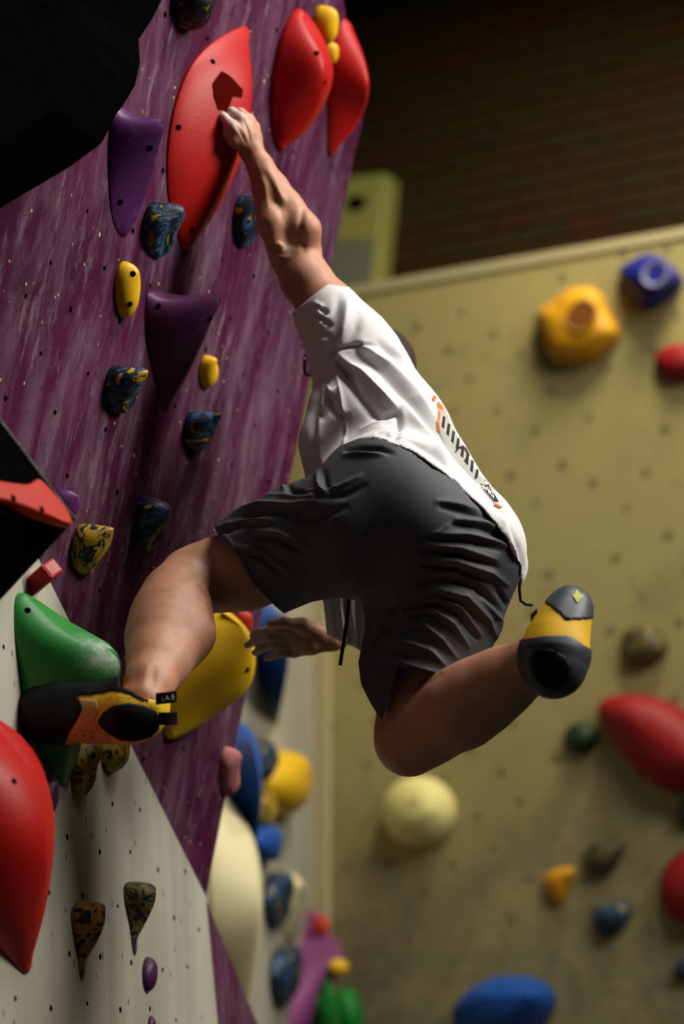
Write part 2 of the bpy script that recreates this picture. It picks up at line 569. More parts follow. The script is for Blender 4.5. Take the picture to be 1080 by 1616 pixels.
# brick wall far behind the climbing wall: bricks one by one where the camera sees them
BRICK = Wall(b0 - BACK.n * 1.7, BACK.n)
ba, bb = BRICK.px(380, 700), BRICK.px(1500, -100)
q = [BRICK.at((ba[0], 0)), BRICK.at((bb[0], 0)), BRICK.at((bb[0], 0)), BRICK.at((ba[0], 0))]
for i, zz in enumerate((0, 0, 7.35, 7.35)):
    q[i] = np.array([q[i][0], q[i][1], zz])
wall_rear = slab('wall_rear', q, BACK.n, 0.15, 'mortar')
tag(wall_rear, 'dark old brick wall above and behind the khaki wall', 'wall')
brick_me = None
u0, u1 = BRICK.px(480, 300)[0], BRICK.px(1260, 300)[0]
v0, v1 = BRICK.px(570, 475)[1], BRICK.px(800, -20)[1]
bl_, bh_ = 0.24, 0.083
row = 0
vv = v0
while vv < v1:
    uu = u0 + (row % 2) * bl_ / 2
    while uu < u1:
        c = BRICK.at((uu, vv), 0.006 + rng.uniform(-0.003, 0.003))
        if brick_me is None:
            b = box('brick', c, (bl_ / 2 - 0.006, 0.012, bh_ / 2 - 0.006), 'brick_red', wall_rear, [BRICK.u, -BRICK.n, (0, 0, 1)], 0.004, 1)
            brick_me = b.data
        else:
            b = bpy.data.objects.new('brick', brick_me)
            COL.objects.link(b)
            b.location = c
            adopt(b, wall_rear)
        uu += bl_
    vv += bh_
    row += 1


# bolt holes drilled in the climbing walls (flat dark discs painted for the shade inside)
def bolt_holes(wall, parent, pts, r, mat='bolt_dark'):
    V, Fc = [], []
    for (u, v) in pts:
        rr = r * rng.uniform(0.8, 1.25)
        b = len(V)
        for k in range(8):
            a = k * math.pi / 4
            V.append(wall.at((u + rr * math.cos(a), v + rr * math.sin(a)), 0.0012))
        for k in range(8):
            a = k * math.pi / 4
            V.append(wall.at((u + rr * 1.15 * math.cos(a), v + rr * 1.15 * math.sin(a)), 0.0002))
        Fc.append([b + k for k in range(8)])
        Fc += [[b + k, b + 8 + k, b + 8 + (k + 1) % 8, b + (k + 1) % 8] for k in range(8)]
    o = mesh_obj('bolt_holes', V, Fc, mat, parent, smooth=False)
    o['kind'] = 'stuff'
    return o


def inside(poly, x, y):
    r = False
    for i in range(len(poly)):
        (x1, y1), (x2, y2) = poly[i - 1], poly[i]
        if (y1 > y) != (y2 > y) and x < (x2 - x1) * (y - y1) / (y2 - y1) + x1:
            r = not r
    return r


def grid(wall, poly_px, su, sv, tilt=0.0, jit=0.01, keep=0.9):
    out = []
    uvs = [wall.px(*p) for p in poly_px]
    us, vs_ = [a[0] for a in uvs], [a[1] for a in uvs]
    ct, st_ = math.cos(tilt), math.sin(tilt)
    i = 0
    n = int(4 / min(su, sv))
    uc, vc = np.mean(us), np.mean(vs_)
    poly = [tuple(a) for a in uvs]
    for i in range(-n, n):
        for j in range(-n, n):
            a, b = i * su + (j % 2) * su / 2, j * sv
            u, v = uc + a * ct - b * st_ + rng.normal(0, jit), vc + a * st_ + b * ct + rng.normal(0, jit)
            if inside(poly, u, v) and rng.random() < keep:
                out.append((u, v))
    return out


bolt_holes(PURPLE, wall_left, grid(PURPLE, [(-60, 330), (230, 20), (540, 20), (560, 190), (530, 330), (470, 640), (375, 1120), (320, 1390), (90, 920), (-60, 700)], 0.20, 0.11, 0.12), 0.0048)
bolt_holes(GREY, wall_left_lower, grid(GREY, [(-200, 900), (75, 930), (315, 1410), (335, 1620), (-200, 1700)], 0.2, 0.11, 0.0), 0.005)
bolt_holes(BACK, wall_back, grid(BACK, [(505, 480), (1300, 345), (1300, 1660), (510, 1660)], 0.20, 0.13, 0.12, 0.02, 0.85), 0.015, 'khaki_hole')


# ------------------------------------------------------------------ climbing holds
def catmull(pts, n):
    pts = np.asarray(pts, float)
    k = len(pts)
    out = []
    seg = np.linalg.norm(np.roll(pts, -1, 0) - pts, axis=1)
    cum = np.concatenate([[0], np.cumsum(seg)])
    for t in np.linspace(0, cum[-1], n, endpoint=False):
        i = int(np.searchsorted(cum, t, side='right') - 1)
        i = min(i, k - 1)
        s = (t - cum[i]) / max(seg[i], 1e-9)
        p0, p1, p2, p3 = pts[i - 1], pts[i], pts[(i + 1) % k], pts[(i + 2) % k]
        out.append(0.5 * ((2 * p1) + (-p0 + p2) * s + (2 * p0 - 5 * p1 + 4 * p2 - p3) * s * s + (-p0 + 3 * p1 - 3 * p2 + p3) * s ** 3))
    return np.array(out)


def near_poly(p, sp):
    """closest point on a polyline of (u, v, h)"""
    if len(sp) == 1:
        return sp[0]
    best, bd = None, 1e9
    for a, b in zip(sp[:-1], sp[1:]):
        ab = b[:2] - a[:2]
        t = np.clip(np.dot(p - a[:2], ab) / max(np.dot(ab, ab), 1e-12), 0, 1)
        q = a + (b - a) * t
        d = np.linalg.norm(q[:2] - p)
        if d < bd:
            best, bd = q, d
    return best


def dome_mesh(name, wall, base_uv, spine, p, mat, parent=None, rings=9, n=56, sharp=False, lump=0.0):
    bz = catmull(base_uv, n) if not sharp else np.asarray(base_uv)
    n = len(bz)
    V, Fc = [], []
    if len(spine) == 1:
        tops = [spine[0]] * n
    else:
        # run down the crest along one side of the outline and back up it along the other
        sp = np.array(spine)
        if len(sp) > 2:
            e_ = np.vstack([2 * sp[0] - sp[1], sp, 2 * sp[-1] - sp[-2]])
            sp = np.array([0.5 * ((2 * e_[i]) + (e_[i + 1] - e_[i - 1]) * t + (2 * e_[i - 1] - 5 * e_[i] + 4 * e_[i + 1] - e_[i + 2]) * t * t
                                  + (-e_[i - 1] + 3 * e_[i] - 3 * e_[i + 1] + e_[i + 2]) * t ** 3)
                           for i in range(1, len(e_) - 2) for t in np.linspace(0, 1, 10, endpoint=False)] + [sp[-1]])
            sp[:, 2] = np.maximum(sp[:, 2], 0.003)
        sl_ = np.concatenate([[0], np.cumsum(np.linalg.norm(np.diff(sp, axis=0), axis=1))])
        sl_ /= sl_[-1]
        ext = sp[0, :2] + (sp[0, :2] - sp[-1, :2]) * 0.3
        ext2 = sp[-1, :2] + (sp[-1, :2] - sp[0, :2]) * 0.3
        i0 = int(np.argmin(np.linalg.norm(bz - ext, axis=1)))
        i1 = int(np.argmin(np.linalg.norm(bz - ext2, axis=1)))
        bz = np.roll(bz, -i0, axis=0)
        i1 = (i1 - i0) % n
        if i1 in (0, n - 1) or i1 == 1:
            i1 = n // 2
        tops = []
        for i in range(n):
            t = i / i1 if i <= i1 else (n - i) / (n - i1)
            t = min(max((t - 0.08) / 0.84, 0), 1)
            tops.append(np.array([np.interp(t, sl_, sp[:, q]) for q in range(3)]))
    ph = rng.uniform(0, 6.28, 4)
    for k in range(rings + 1):
        th = k / rings * math.pi / 2
        r, hh = math.cos(th) ** (2 / p), math.sin(th) ** (2 / p)
        if k == rings:
            r = 0.0
        for i in range(n):
            uv = tops[i][:2] + (bz[i] - tops[i][:2]) * r
            h = tops[i][2] * hh
            if lump:
                h += lump * math.sin(uv[0] * 60 + ph[0]) * math.sin(uv[1] * 47 + ph[1]) * math.sin(th)
                uv = uv + lump * 0.7 * np.array([math.sin(uv[1] * 70 + ph[2]), math.sin(uv[0] * 80 + ph[3])]) * math.sin(th)
            V.append(wall.at(uv, h + 0.0008))
    for k in range(rings):
        for i in range(n):
            j = (i + 1) % n
            Fc.append([k * n + i, k * n + j, (k + 1) * n + j, (k + 1) * n + i])
    Fc.append(list(range(n - 1, -1, -1)))
    o = mesh_obj(name, V, Fc, mat, parent, smooth=True, origin=wall.at(bz.mean(axis=0)), merge=True)
    return o


def bolts(o, pix, r=0.0048):
    bv = bvh_of(o)
    for (x, y) in pix:
        p, nrm = cast(bv, x, y)
        if p is None:
            continue
        t = nrm.orthogonal().normalized()
        s = nrm.cross(t)
        V, Fc = [], []
        for (rad, h) in ((r * 1.35, 0.0006), (r * 1.05, 0.0016), (r * 0.8, 0.001)):
            for k in range(12):
                a = k * math.pi / 6
                V.append(np.asarray(p + t * (rad * math.cos(a)) + s * (rad * math.sin(a)) + nrm * h))
        for q in range(2):
            for k in range(12):
                Fc.append([q * 12 + k, q * 12 + (k + 1) % 12, q * 12 + 12 + (k + 1) % 12, q * 12 + 12 + k])
        Fc.append([24 + k for k in range(12)])
        mesh_obj('bolt_hole', V, Fc, 'bolt_dark', o)


HOLDS = {}


def hold(key, name, label, wall, mat, base, spine, p=2.0, bolt=(), group=None, sharp=False, lump=0.0, rings=9, br=0.0048):
    """base: outline on the wall, spine: crest points standing off the wall by a height in metres"""
    buv = [wall.px(*b) for b in base]
    sp = [np.append(wall.px(x, y, h), h) for (x, y, h) in spine]
    o = dome_mesh(name, wall, buv, sp, p, mat, None, rings, 56, sharp, lump)
    tag(o, label, 'climbing hold', group)
    if bolt:
        bolts(o, bolt, br)
    HOLDS[key] = o
    return o


def knob(key, name, label, wall, mat, bb, p=2.2, group=None, bolt=(), tipy=(0.3, 0.6), basew=0.62, lump=0.006, lean=0.0, tri=False):
    """small hold whose side view fills the box bb: its foot on the wall at the left, its nose standing off to the right"""
    x0, y0, x1, y1 = bb
    w, h = x1 - x0, y1 - y0
    bx, by = x0 + basew * w / 2, (y0 + y1) / 2
    base = [(bx + math.cos(a) * basew * w / 2, by + math.sin(a) * h * 0.5) for a in np.linspace(0, 2 * math.pi, 12, endpoint=False)]
    d = proj(wall.hit(bx, by))[2]
    sc = F / d * max(0.25, wall.n[0])
    hh = (x1 - 0.02 * w - bx) / sc
    spine = [(x1 - 0.04 * w + lean * w, y0 + tipy[0] * h, hh), (x1 - 0.10 * w, y0 + tipy[1] * h, hh * 0.92)]
    if tri:
        p = 2.8
        spine = [(x1 - 0.05 * w, y0 + tipy[0] * h, hh), (x1 - 0.12 * w, y0 + tipy[1] * h, hh * 0.85), (x0 + 0.5 * w, y0 + 0.86 * h, hh * 0.25)]
    return hold(key, name, label, wall, mat, base, spine, p, bolt, group, lump=lump)


def pad(key, name, label, wall, mat, outline, hgt, p=2.0, apex=None, bolt=(), group=None, lump=0.0, sharp=False, br=0.0048):
    """hold on a wall that faces the camera: outline and a crest"""
    if apex is None:
        c = np.mean(outline, axis=0)
        apex = [tuple(c)]
    return hold(key, name, label, wall, mat, outline, [(a[0], a[1], hgt) for a in apex], p, bolt, group, lump=lump, sharp=sharp, br=br)


def oval(cx, cy, rx, ry, rot=0.0, n=14):
    c, s = math.cos(rot), math.sin(rot)
    return [(cx + rx * math.cos(a) * c - ry * math.sin(a) * s, cy + rx * math.cos(a) * s + ry * math.sin(a) * c) for a in np.linspace(0, 2 * math.pi, n, endpoint=False)]


def decal(name, polys, target, mat, parent, off=0.0012, cell=3.0):
    """flat print laid on the surface of a thing: pixel polygons triangulated finely and laid on target"""
    bv = bvh_of(*target) if isinstance(target, (list, tuple)) else bvh_of(target)
    V, Fc = [], []
    for poly in polys:
        bm = bmesh.new()
        vs = [bm.verts.new((x, y, 0)) for x, y in poly]
        try:
            bm.faces.new(vs)
        except ValueError:
            bm.free()
            continue
        xs, ys = [p[0] for p in poly], [p[1] for p in poly]
        for lo_, hi_, nrm in ((min(xs), max(xs), (1, 0, 0)), (min(ys), max(ys), (0, 1, 0))):
            t = lo_ + cell
            while t < hi_:
                co = (t, 0, 0) if nrm[0] else (0, t, 0)
                bmesh.ops.bisect_plane(bm, geom=list(bm.verts) + list(bm.edges) + list(bm.faces), plane_co=co, plane_no=nrm)
                t += cell
        idx = {}
        for v in bm.verts:
            p, nr = cast(bv, v.co.x, v.co.y)
            if p is None:
                continue
            idx[v.index if v.index >= 0 else id(v)] = None
        bm.verts.index_update()
        idx = {}
        for v in bm.verts:
            p, nr = cast(bv, v.co.x, v.co.y)
            if p is None:
                continue
            idx[v.index] = len(V)
            toc = (Vector(CAM) - p).normalized()
            V.append(np.asarray(p + toc * off))
        for f in bm.faces:
            if all(v.index in idx for v in f.verts):
                Fc.append([idx[v.index] for v in f.verts])
        bm.free()
    if not Fc:
        return None
    return mesh_obj(name, V, Fc, mat, parent)


# ---- purple wall
PW = PURPLE
hold('crescent', 'crescent_hold', 'big red crescent macro the raised hand grips', PW, 'red_plastic',
     [(389, 42), (340, 62), (300, 102), (273, 170), (262, 250), (266, 320), (279, 372), (292, 396), (318, 365), (348, 310), (372, 240), (384, 150), (388, 80)],
     [(391, 62, 0.02), (395, 130, 0.065), (386, 205, 0.075), (352, 292, 0.06), (302, 388, 0.015)], 1.35, [(282, 201), (336, 97), (303, 363)])
hold('lens_a', 'lens_hold', 'red lens-shaped macro left of the yellow disc hold, high on the purple wall', PW, 'red_plastic',
     [(466, 14), (443, 52), (430, 110), (427, 180), (434, 228), (442, 236), (462, 215), (480, 160), (488, 90), (482, 35)],
     [(480, 32, 0.03), (508, 85, 0.10), (511, 130, 0.11), (490, 185, 0.07), (448, 230, 0.015)], 2.1, [(500, 84), (513, 130)])
hold('lens_b', 'lens_hold', 'red faceted macro on the right-hand edge of the purple wall', PW, 'red_plastic',
     [(541, 30), (526, 70), (518, 130), (516, 200), (518, 246), (534, 225), (548, 180), (555, 110), (550, 50)],
     [(556, 45, 0.02), (574, 95, 0.07), (580, 140, 0.09), (566, 190, 0.06), (524, 242, 0.01)], 1.5)
knob('disc', 'disc_hold', 'round yellow disc hold between two red macros', PW, 'yellow_plastic', (493, 8, 534, 72), 2.4, lump=0, basew=0.5)
knob('chip', 'chip_hold', 'tiny yellow chip hold under the yellow disc between the red macros', PW, 'yellow_plastic', (514, 66, 534, 102), 2.0, lump=0)
knob('top', 'marbled_hold', 'black and ochre marbled hold at the top edge of the photo', PW, 'black_ochre_marble', (270, -40, 342, 48), 2.0)
hold('fin_a', 'fin_hold', 'purple fin macro left of the big red crescent', PW, 'purple_plastic',
     [(192, 168), (176, 182), (170, 240), (172, 310), (180, 355), (196, 374), (214, 345), (226, 290), (228, 230), (214, 200)],
     [(204, 182, 0.012), (256, 191, 0.085), (250, 232, 0.075), (232, 300, 0.04), (200, 368, 0.01)], 1.25, [(237, 234), (190, 319)])
hold('fin_b', 'fin_hold', 'dark purple wedge macro in the middle of the purple wall', PW, 'dark_purple_plastic',
     [(238, 460), (229, 480), (230, 530), (242, 590), (256, 640), (265, 648), (284, 610), (296, 560), (300, 500), (280, 468)],
     [(256, 470, 0.015), (344, 467, 0.125), (333, 507, 0.11), (300, 580, 0.05), (266, 640, 0.01)], 1.25, [(250, 483), (332, 503)])
knob('m1', 'marbled_hold', 'dark marbled hold at the lower left edge of the big red crescent', PW, 'navy_yellow_marble', (224, 318, 288, 405), 2.4, tipy=(0.2, 0.42), tri=True)
knob('m2', 'marbled_hold', 'blue and yellow marbled hold half hidden behind the raised forearm', PW, 'navy_yellow_marble', (367, 306, 420, 392), 2.2, tipy=(0.2, 0.45), tri=True)
knob('y1', 'oval_hold', 'upright yellow oval hold with two bolt holes', PW, 'yellow_plastic', (180, 412, 220, 503), 2.0, lump=0, bolt=[(210, 432), (205, 480)], tipy=(0.25, 0.6), basew=0.7)
knob('y2', 'chip_hold', 'small yellow jug hold right of the dark purple wedge', PW, 'yellow_plastic', (314, 560, 346, 613), 2.0, tipy=(0.15, 0.35), lump=0.003)
knob('m3', 'marbled_hold', 'blue and yellow marbled hold left of the dark purple wedge', PW, 'navy_yellow_marble', (164, 576, 238, 652), 2.4, tipy=(0.18, 0.35), basew=0.5, tri=True)
knob('m4', 'marbled_hold', 'dark blue marbled hold below the dark purple wedge', PW, 'navy_yellow_marble', (289, 647, 351, 716), 2.4, tipy=(0.15, 0.3), basew=0.5, tri=True)
knob('m5', 'marbled_hold', 'dark marbled hold above the bent left knee', PW, 'navy_yellow_marble', (210, 783, 271, 870), 2.3, tipy=(0.3, 0.5), basew=0.55, tri=True)
knob('m6', 'marbled_hold', 'yellow and black marbled hold near the black wedge volume', PW, 'yellow_navy_marble', (112, 826, 181, 906), 2.4, tipy=(0.15, 0.35), basew=0.5, tri=True)
knob('p1', 'knob_hold', 'small purple knob peeping out behind the black wedge volume', PW, 'purple_plastic', (80, 770, 123, 822), 2.2, lump=0.003)
hold('big_yellow', 'macro_hold', 'big smooth yellow macro behind the left calf', PW, 'yellow_plastic',
     [(330, 960), (292, 1010), (268, 1080), (258, 1140), (264, 1166), (290, 1155), (318, 1120), (345, 1060), (356, 1000), (350, 965)],
     [(350, 966, 0.05), (385, 995, 0.12), (397, 1045, 0.14), (382, 1088, 0.125), (320, 1125, 0.06), (275, 1158, 0.02)], 1.9, [(391, 1057)])
knob('redchip', 'chip_hold', 'small orange red hold tucked behind the yellow macro', PW, 'orange_red_plastic', (372, 962, 398, 1003), 2.0, lump=0.002)
knob('chalky', 'chalked_hold', 'chalk covered red hold low on the purple wall edge', PW, 'chalky_pink_plastic', (346, 1178, 379, 1256), 2.0, lump=0.006)

# ---- pale lower wall
GW = GREY
tipg = GREY.hit(172, 1050, 0.14)
grn = hold('green', 'foothold_macro', 'green nosed macro the left shoe stands on', GW, 'bright_green_plastic',
           [(28, 936), (22, 985), (30, 1060), (40, 1120), (60, 1185), (98, 1240), (115, 1200), (112, 1120), (98, 1040), (62, 965)],
           [(44, 942, 0.02), (80, 978, 0.06), (112, 1004, 0.10), (146, 1019, 0.14), (173, 1032, 0.172), (185, 1058, 0.188), (178, 1086, 0.18), (122, 1150, 0.09), (100, 1232, 0.01)], 1.8, [(44, 963)], rings=12)
ch = np.asarray(GREY.hit(168, 1028, 0.16)) - np.asarray(wpos(grn))
grn.data.materials[0] = MATS[hold_with_chalk('green_chalked_plastic', (0.008, 0.19, 0.020), ch, 0.075)]
hold('red_left', 'lens_hold', 'large red lens macro cut by the left edge of the photo', GW, 'red_plastic',
     [(-60, 1120), (-90, 1200), (-80, 1330), (-50, 1440), (10, 1510), (42, 1536), (50, 1490), (48, 1380), (30, 1250), (-5, 1150)],
     [(-15, 1135, 0.03), (50, 1225, 0.11), (72, 1330, 0.13), (66, 1430, 0.08), (44, 1528, 0.01)], 1.8, [(22, 1233)])
knob('f1', 'marbled_hold', 'yellow and navy marbled foothold hanging under the toe of the left shoe', GW, 'yellow_navy_marble', (110, 1166, 162, 1256), 2.2, tipy=(0.2, 0.4), basew=0.55, tri=True)
knob('f2', 'marbled_hold', 'yellow marbled foothold under the heel of the left shoe', GW, 'yellow_navy_marble', (158, 1150, 206, 1220), 2.2, tipy=(0.2, 0.5), basew=0.55)
knob('p2', 'knob_hold', 'dark purple knob beside the large red lens macro', GW, 'dark_purple_plastic', (64, 1222, 92, 1288), 2.0, lump=0.003)
hold('o1', 'marbled_hold', 'ochre and black marbled teardrop hold on the pale wall', GW, 'orange_black_marble',
     [(114, 1432), (112, 1450), (120, 1495), (127, 1545), (133, 1540), (136, 1510), (146, 1470), (142, 1430), (126, 1422)],
     [(166, 1432, 0.065), (160, 1470, 0.055), (134, 1518, 0.006), (131, 1538, 0.004)], 1.9)
hold('o2', 'marbled_hold', 'olive and navy marbled teardrop hold on the pale wall near the purple edge', GW, 'olive_navy_marble',
     [(197, 1395), (195, 1412), (203, 1455), (210, 1505), (215, 1500), (217, 1470), (226, 1440), (226, 1402), (210, 1392)],
     [(246, 1404, 0.062), (241, 1432, 0.05), (216, 1482, 0.006), (213, 1500, 0.004)], 1.9)
knob('p3', 'chip_hold', 'small dark purple teardrop chip low on the pale wall', GW, 'dark_purple_plastic', (224, 1510, 249, 1566), 1.8, lump=0)
knob('p4', 'chip_hold', 'tiny dark hold at the bottom edge below the purple teardrop chip', GW, 'dark_purple_plastic', (233, 1603, 246, 1640), 1.8, lump=0)


# ---- black wedge volume and black corner form
def volume(name, label, pts, faces, mat='black_volume_paint', edge=None):
    o = mesh_obj(name, pts, faces, mat, None, smooth=False)
    bm = bmesh.new()
    bm.from_mesh(o.data)
    bmesh.ops.recalc_face_normals(bm, faces=bm.faces)
    bm.to_mesh(o.data)
    bm.free()
    return tag(o, label, 'volume')


def strip(name, a, b, w, mat, parent):
    a, b = np.asarray(a), np.asarray(b)
    d = (b - a) / np.linalg.norm(b - a)
    s = np.cross(d, FWD)
    s /= np.linalg.norm(s)
    t = np.cross(s, d)
    V, Fc = [], []
    for q in (a, b):
        for k in range(6):
            an = k * math.pi / 3
            V.append(q + (s * math.cos(an) + t * math.sin(an)) * w)
    Fc = [[k, (k + 1) % 6, 6 + (k + 1) % 6, 6 + k] for k in range(6)] + [list(range(5, -1, -1)), list(range(6, 12))]
    return mesh_obj(name, V, Fc, mat, parent, smooth=True)


# wedge volume standing off the purple wall, seen edge on
tA, tB = PW.hit(-40, 600, 0.0), PW.hit(-150, 1090, 0.0)
apx = P(117, 822, 4.45)
low = P(-10, 958, 4.40)
up_ = P(-22, 638, 4.42)
nearp = P(-170, 800, 4.0)
wv = volume('wedge_volume', 'black wedge volume jutting in at the left edge', [apx, up_, nearp, low, PW.hit(40, 840, 0.002), PW.hit(-60, 640, 0.002), PW.hit(-120, 1000, 0.002)],
            [[0, 1, 2], [0, 2, 3], [0, 4, 5, 1], [0, 3, 6, 4], [1, 5, 2], [2, 5, 6, 3], [4, 6, 5]])
strip('worn_edge', up_, apx, 0.006, 'worn_edge', wv)
# red hold screwed to the face of the wedge
fn2 = np.cross(up_ - apx, nearp - apx)
fn2 /= np.linalg.norm(fn2)
if np.dot(fn2, CAM - apx) < 0:
    fn2 = -fn2
WF = Wall(apx, fn2)
hold('wedge_red', 'plate_hold', 'red plate hold bolted to the black wedge volume', WF, 'orange_red_plastic',
     [(-40, 762), (-40, 790), (0, 800), (60, 822), (104, 834), (106, 824), (92, 800), (60, 766), (50, 761), (30, 770)],
     [(-30, 778, 0.018), (20, 786, 0.022), (60, 800, 0.022), (90, 820, 0.018)], 4.0, [(21, 786), (66, 803)], br=0.005)
r0 = PW.hit(37, 937, 0.0)
r1_ = P(83, 896, proj(r0)[2] - 0.05)
ra = (r1_ - r0) / np.linalg.norm(r1_ - r0)
rc = np.cross(ra, -FWD)
rc /= np.linalg.norm(rc)
rb = np.cross(rc, ra)
blk = box('block_hold', (r0 + r1_) / 2, (np.linalg.norm(r1_ - r0) / 2, 0.017, 0.024), 'red_plastic', None, [ra, rc, rb], 0.004, 2)
tag(blk, 'red block hold with chalked end under the black wedge volume', 'climbing hold')
box('chalked_end', r1_ + ra * 0.0005, (0.0008, 0.012, 0.018), 'chalky_pink_plastic', blk, [ra, rc, rb])

# large black faceted form over the top left corner
e = [(-60, 345), (0, 328), (62, 292), (112, 262), (160, 226), (186, 180), (213, 135), (221, 100), (219, 62), (240, 30), (268, -25)]
rim = [PW.hit(x, y, 0.004) for x, y in e]
crest = [PW.hit(x - 50 - 6 * i, y - 60, 0.16) for i, (x, y) in enumerate(e)]
far_ = [PW.hit(-330, -60, 0.12), PW.hit(-200, -300, 0.12)]
pts = rim + crest + far_
k = len(e)
fs = [[i, i + 1, k + i + 1, k + i] for i in range(k - 1)]
fs += [[k + i, k + i + 1, 2 * k] for i in range(k - 1)] + [[2 * k - 1, 2 * k + 1, 2 * k]]
top_form = volume('corner_form', 'large matt black faceted form filling the upper left corner', pts, fs)

# ---- far left wall beyond the prow
FW = FAR
G_FAR = None
hold('fin_blue', 'spike_hold', 'blue spike macro hanging behind the lowered right hand', FW, 'blue_plastic',
     [(412, 950), (402, 985), (404, 1040), (418, 1105), (436, 1142), (440, 1080), (438, 1000), (430, 960)],
     [(450, 965, 0.14), (455, 1030, 0.15), (448, 1085, 0.10), (437, 1136, 0.015)], 1.5)
hold('blue_long', 'rail_hold', 'long dark blue macro running down behind the purple prow', FW, 'blue_plastic',
     [(372, 1140), (360, 1200), (362, 1270), (375, 1330), (396, 1370), (402, 1330), (394, 1240), (386, 1170)],
     [(392, 1160, 0.08), (410, 1230, 0.12), (408, 1300, 0.09), (400, 1362, 0.01)], 1.6)
knob('blue_a', 'marbled_hold', 'slate blue marbled hold just left of the yellow ball hold', FW, 'navy_yellow_marble', (384, 1165, 437, 1235), 2.2)
knob('blue_b', 'marbled_hold', 'pale blue and yellow marbled hold below the yellow ball hold', FW, 'yellow_navy_marble', (400, 1245, 436, 1310), 2.2)
knob('blue_c', 'knob_hold', 'glossy blue knob below the pale blue marbled hold', FW, 'blue_plastic', (396, 1300, 444, 1360), 2.2, tipy=(0.4, 0.75))
knob('ball_y', 'ball_hold', 'yellow ball hold on the far pale wall', FW, 'yellow_plastic', (416, 1184, 492, 1288), 2.1, lump=0, tipy=(0.32, 0.58), basew=0.6)
hold('cream_long', 'sail_hold', 'long cream sail macro beside the purple return panel', FW, 'cream_plastic',
     [(352, 1258), (336, 1310), (329, 1400), (334, 1500), (352, 1590), (372, 1660), (384, 1620), (388, 1500), (384, 1380), (370, 1290)],
     [(362, 1270, 0.02), (398, 1340, 0.10), (410, 1430, 0.13), (400, 1530, 0.09), (380, 1645, 0.02)], 1.5)
knob('m_far', 'marbled_hold', 'navy and yellow marbled hold in front of the small cream sail', FW, 'navy_yellow_marble', (414, 1376, 466, 1468), 2.2, tipy=(0.2, 0.4), tri=True)
hold('cream_small', 'sail_hold', 'small cream sail macro behind a marbled hold', FW, 'cream_plastic',
     [(456, 1380), (446, 1420), (448, 1480), (456, 1506), (464, 1480), (470, 1420), (464, 1385)],
     [(478, 1395, 0.07), (484, 1425, 0.08), (466, 1490, 0.02)], 1.6)
hold('mauve', 'triangle_volume', 'mauve triangular volume near the bottom of the corner', FW, 'mauve_plastic',
     [(488, 1432), (474, 1490), (462, 1560), (452, 1640), (480, 1680), (496, 1640), (500, 1540), (496, 1460)],
     [(500, 1450, 0.05), (542, 1506, 0.16), (520, 1560, 0.10), (488, 1650, 0.04)], 1.1)


def local_wall(obj, x, y):
    """little mounting plane on the surface of a volume"""
    p_, n_ = cast(bvh_of(obj), x, y)
    if p_ is None:
        return BACK
    n_ = np.asarray(n_)
    if n_ @ (CAM - np.asarray(p_)) < 0:
        n_ = -n_
    return Wall(np.asarray(p_), n_ * 0.5 - FWD * 0.5)


mv = HOLDS['mauve']
pad('pink', 'chip_hold', 'small pink red hold on the mauve volume', local_wall(mv, 506, 1470), 'orange_red_plastic', oval(508, 1462, 13, 18), 0.03, 2.0, lump=0.002)
pad('y_far', 'chip_hold', 'small yellow hold above the green double hold', local_wall(mv, 527, 1518), 'yellow_plastic', oval(534, 1527, 17, 14), 0.03, 2.0, lump=0.002)
pad('g_far', 'pear_hold', 'bright green pear hold at the bottom of the corner', local_wall(mv, 503, 1585), 'bright_green_plastic', [(510, 1542), (500, 1565), (490, 1590), (492, 1640), (525, 1645), (532, 1600), (524, 1565), (517, 1545)], 0.08, 2.0, [(512, 1590)])
pad('g_far2', 'pear_hold', 'dark green rounded hold right of the bright green pear hold', BACK, 'bright_green_plastic', oval(550, 1605, 24, 46), 0.08, 2.2)
knob('n_far', 'marbled_hold', 'navy and yellow marbled hold left of the mauve volume', FW, 'navy_yellow_marble', (424, 1490, 478, 1592), 2.2, tipy=(0.2, 0.5), tri=True)

# ---- khaki back wall
BW = BACK
pad('b_yel', 'ring_hold', 'amber faceted hold with a round hollow on the khaki wall', BW, 'amber_plastic',
    [(852, 500), (872, 482), (905, 458), (945, 460), (962, 490), (980, 525), (968, 548), (940, 570), (895, 576), (868, 560)], 0.09, 2.6, [(905, 520), (930, 520)])
bvy = bvh_of(HOLDS['b_yel'])
pp, nn = cast(bvy, 918, 498)


def ring(parent, p, nrm, r0, r1, matr, mati, rise=0.006):
    nrm = Vector(nrm).normalized()
    t = nrm.orthogonal().normalized()
    s = nrm.cross(t)
    prof = [(r1, -0.004), (r1 * 0.95, rise), (r0 * 1.05, rise), (r0, rise * 0.4), (r0 * 0.75, 0.0012)]
    V, Fc, m = [], [], 24
    for (rad, h) in prof:
        for k_ in range(m):
            a = k_ * 2 * math.pi / m
            V.append(np.asarray(p + t * (rad * math.cos(a)) + s * (rad * math.sin(a)) + nrm * h))
    for q_ in range(len(prof) - 1):
        for k_ in range(m):
            Fc.append([q_ * m + k_, q_ * m + (k_ + 1) % m, (q_ + 1) * m + (k_ + 1) % m, (q_ + 1) * m + k_])
    mesh_obj('rim', V, Fc, matr, parent)
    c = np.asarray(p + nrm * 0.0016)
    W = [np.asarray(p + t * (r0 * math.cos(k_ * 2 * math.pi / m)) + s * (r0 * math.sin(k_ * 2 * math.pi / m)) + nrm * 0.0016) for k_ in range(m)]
    mesh_obj('hollow', W + [c], [[k_, (k_ + 1) % m, m] for k_ in range(m)], mati, parent)


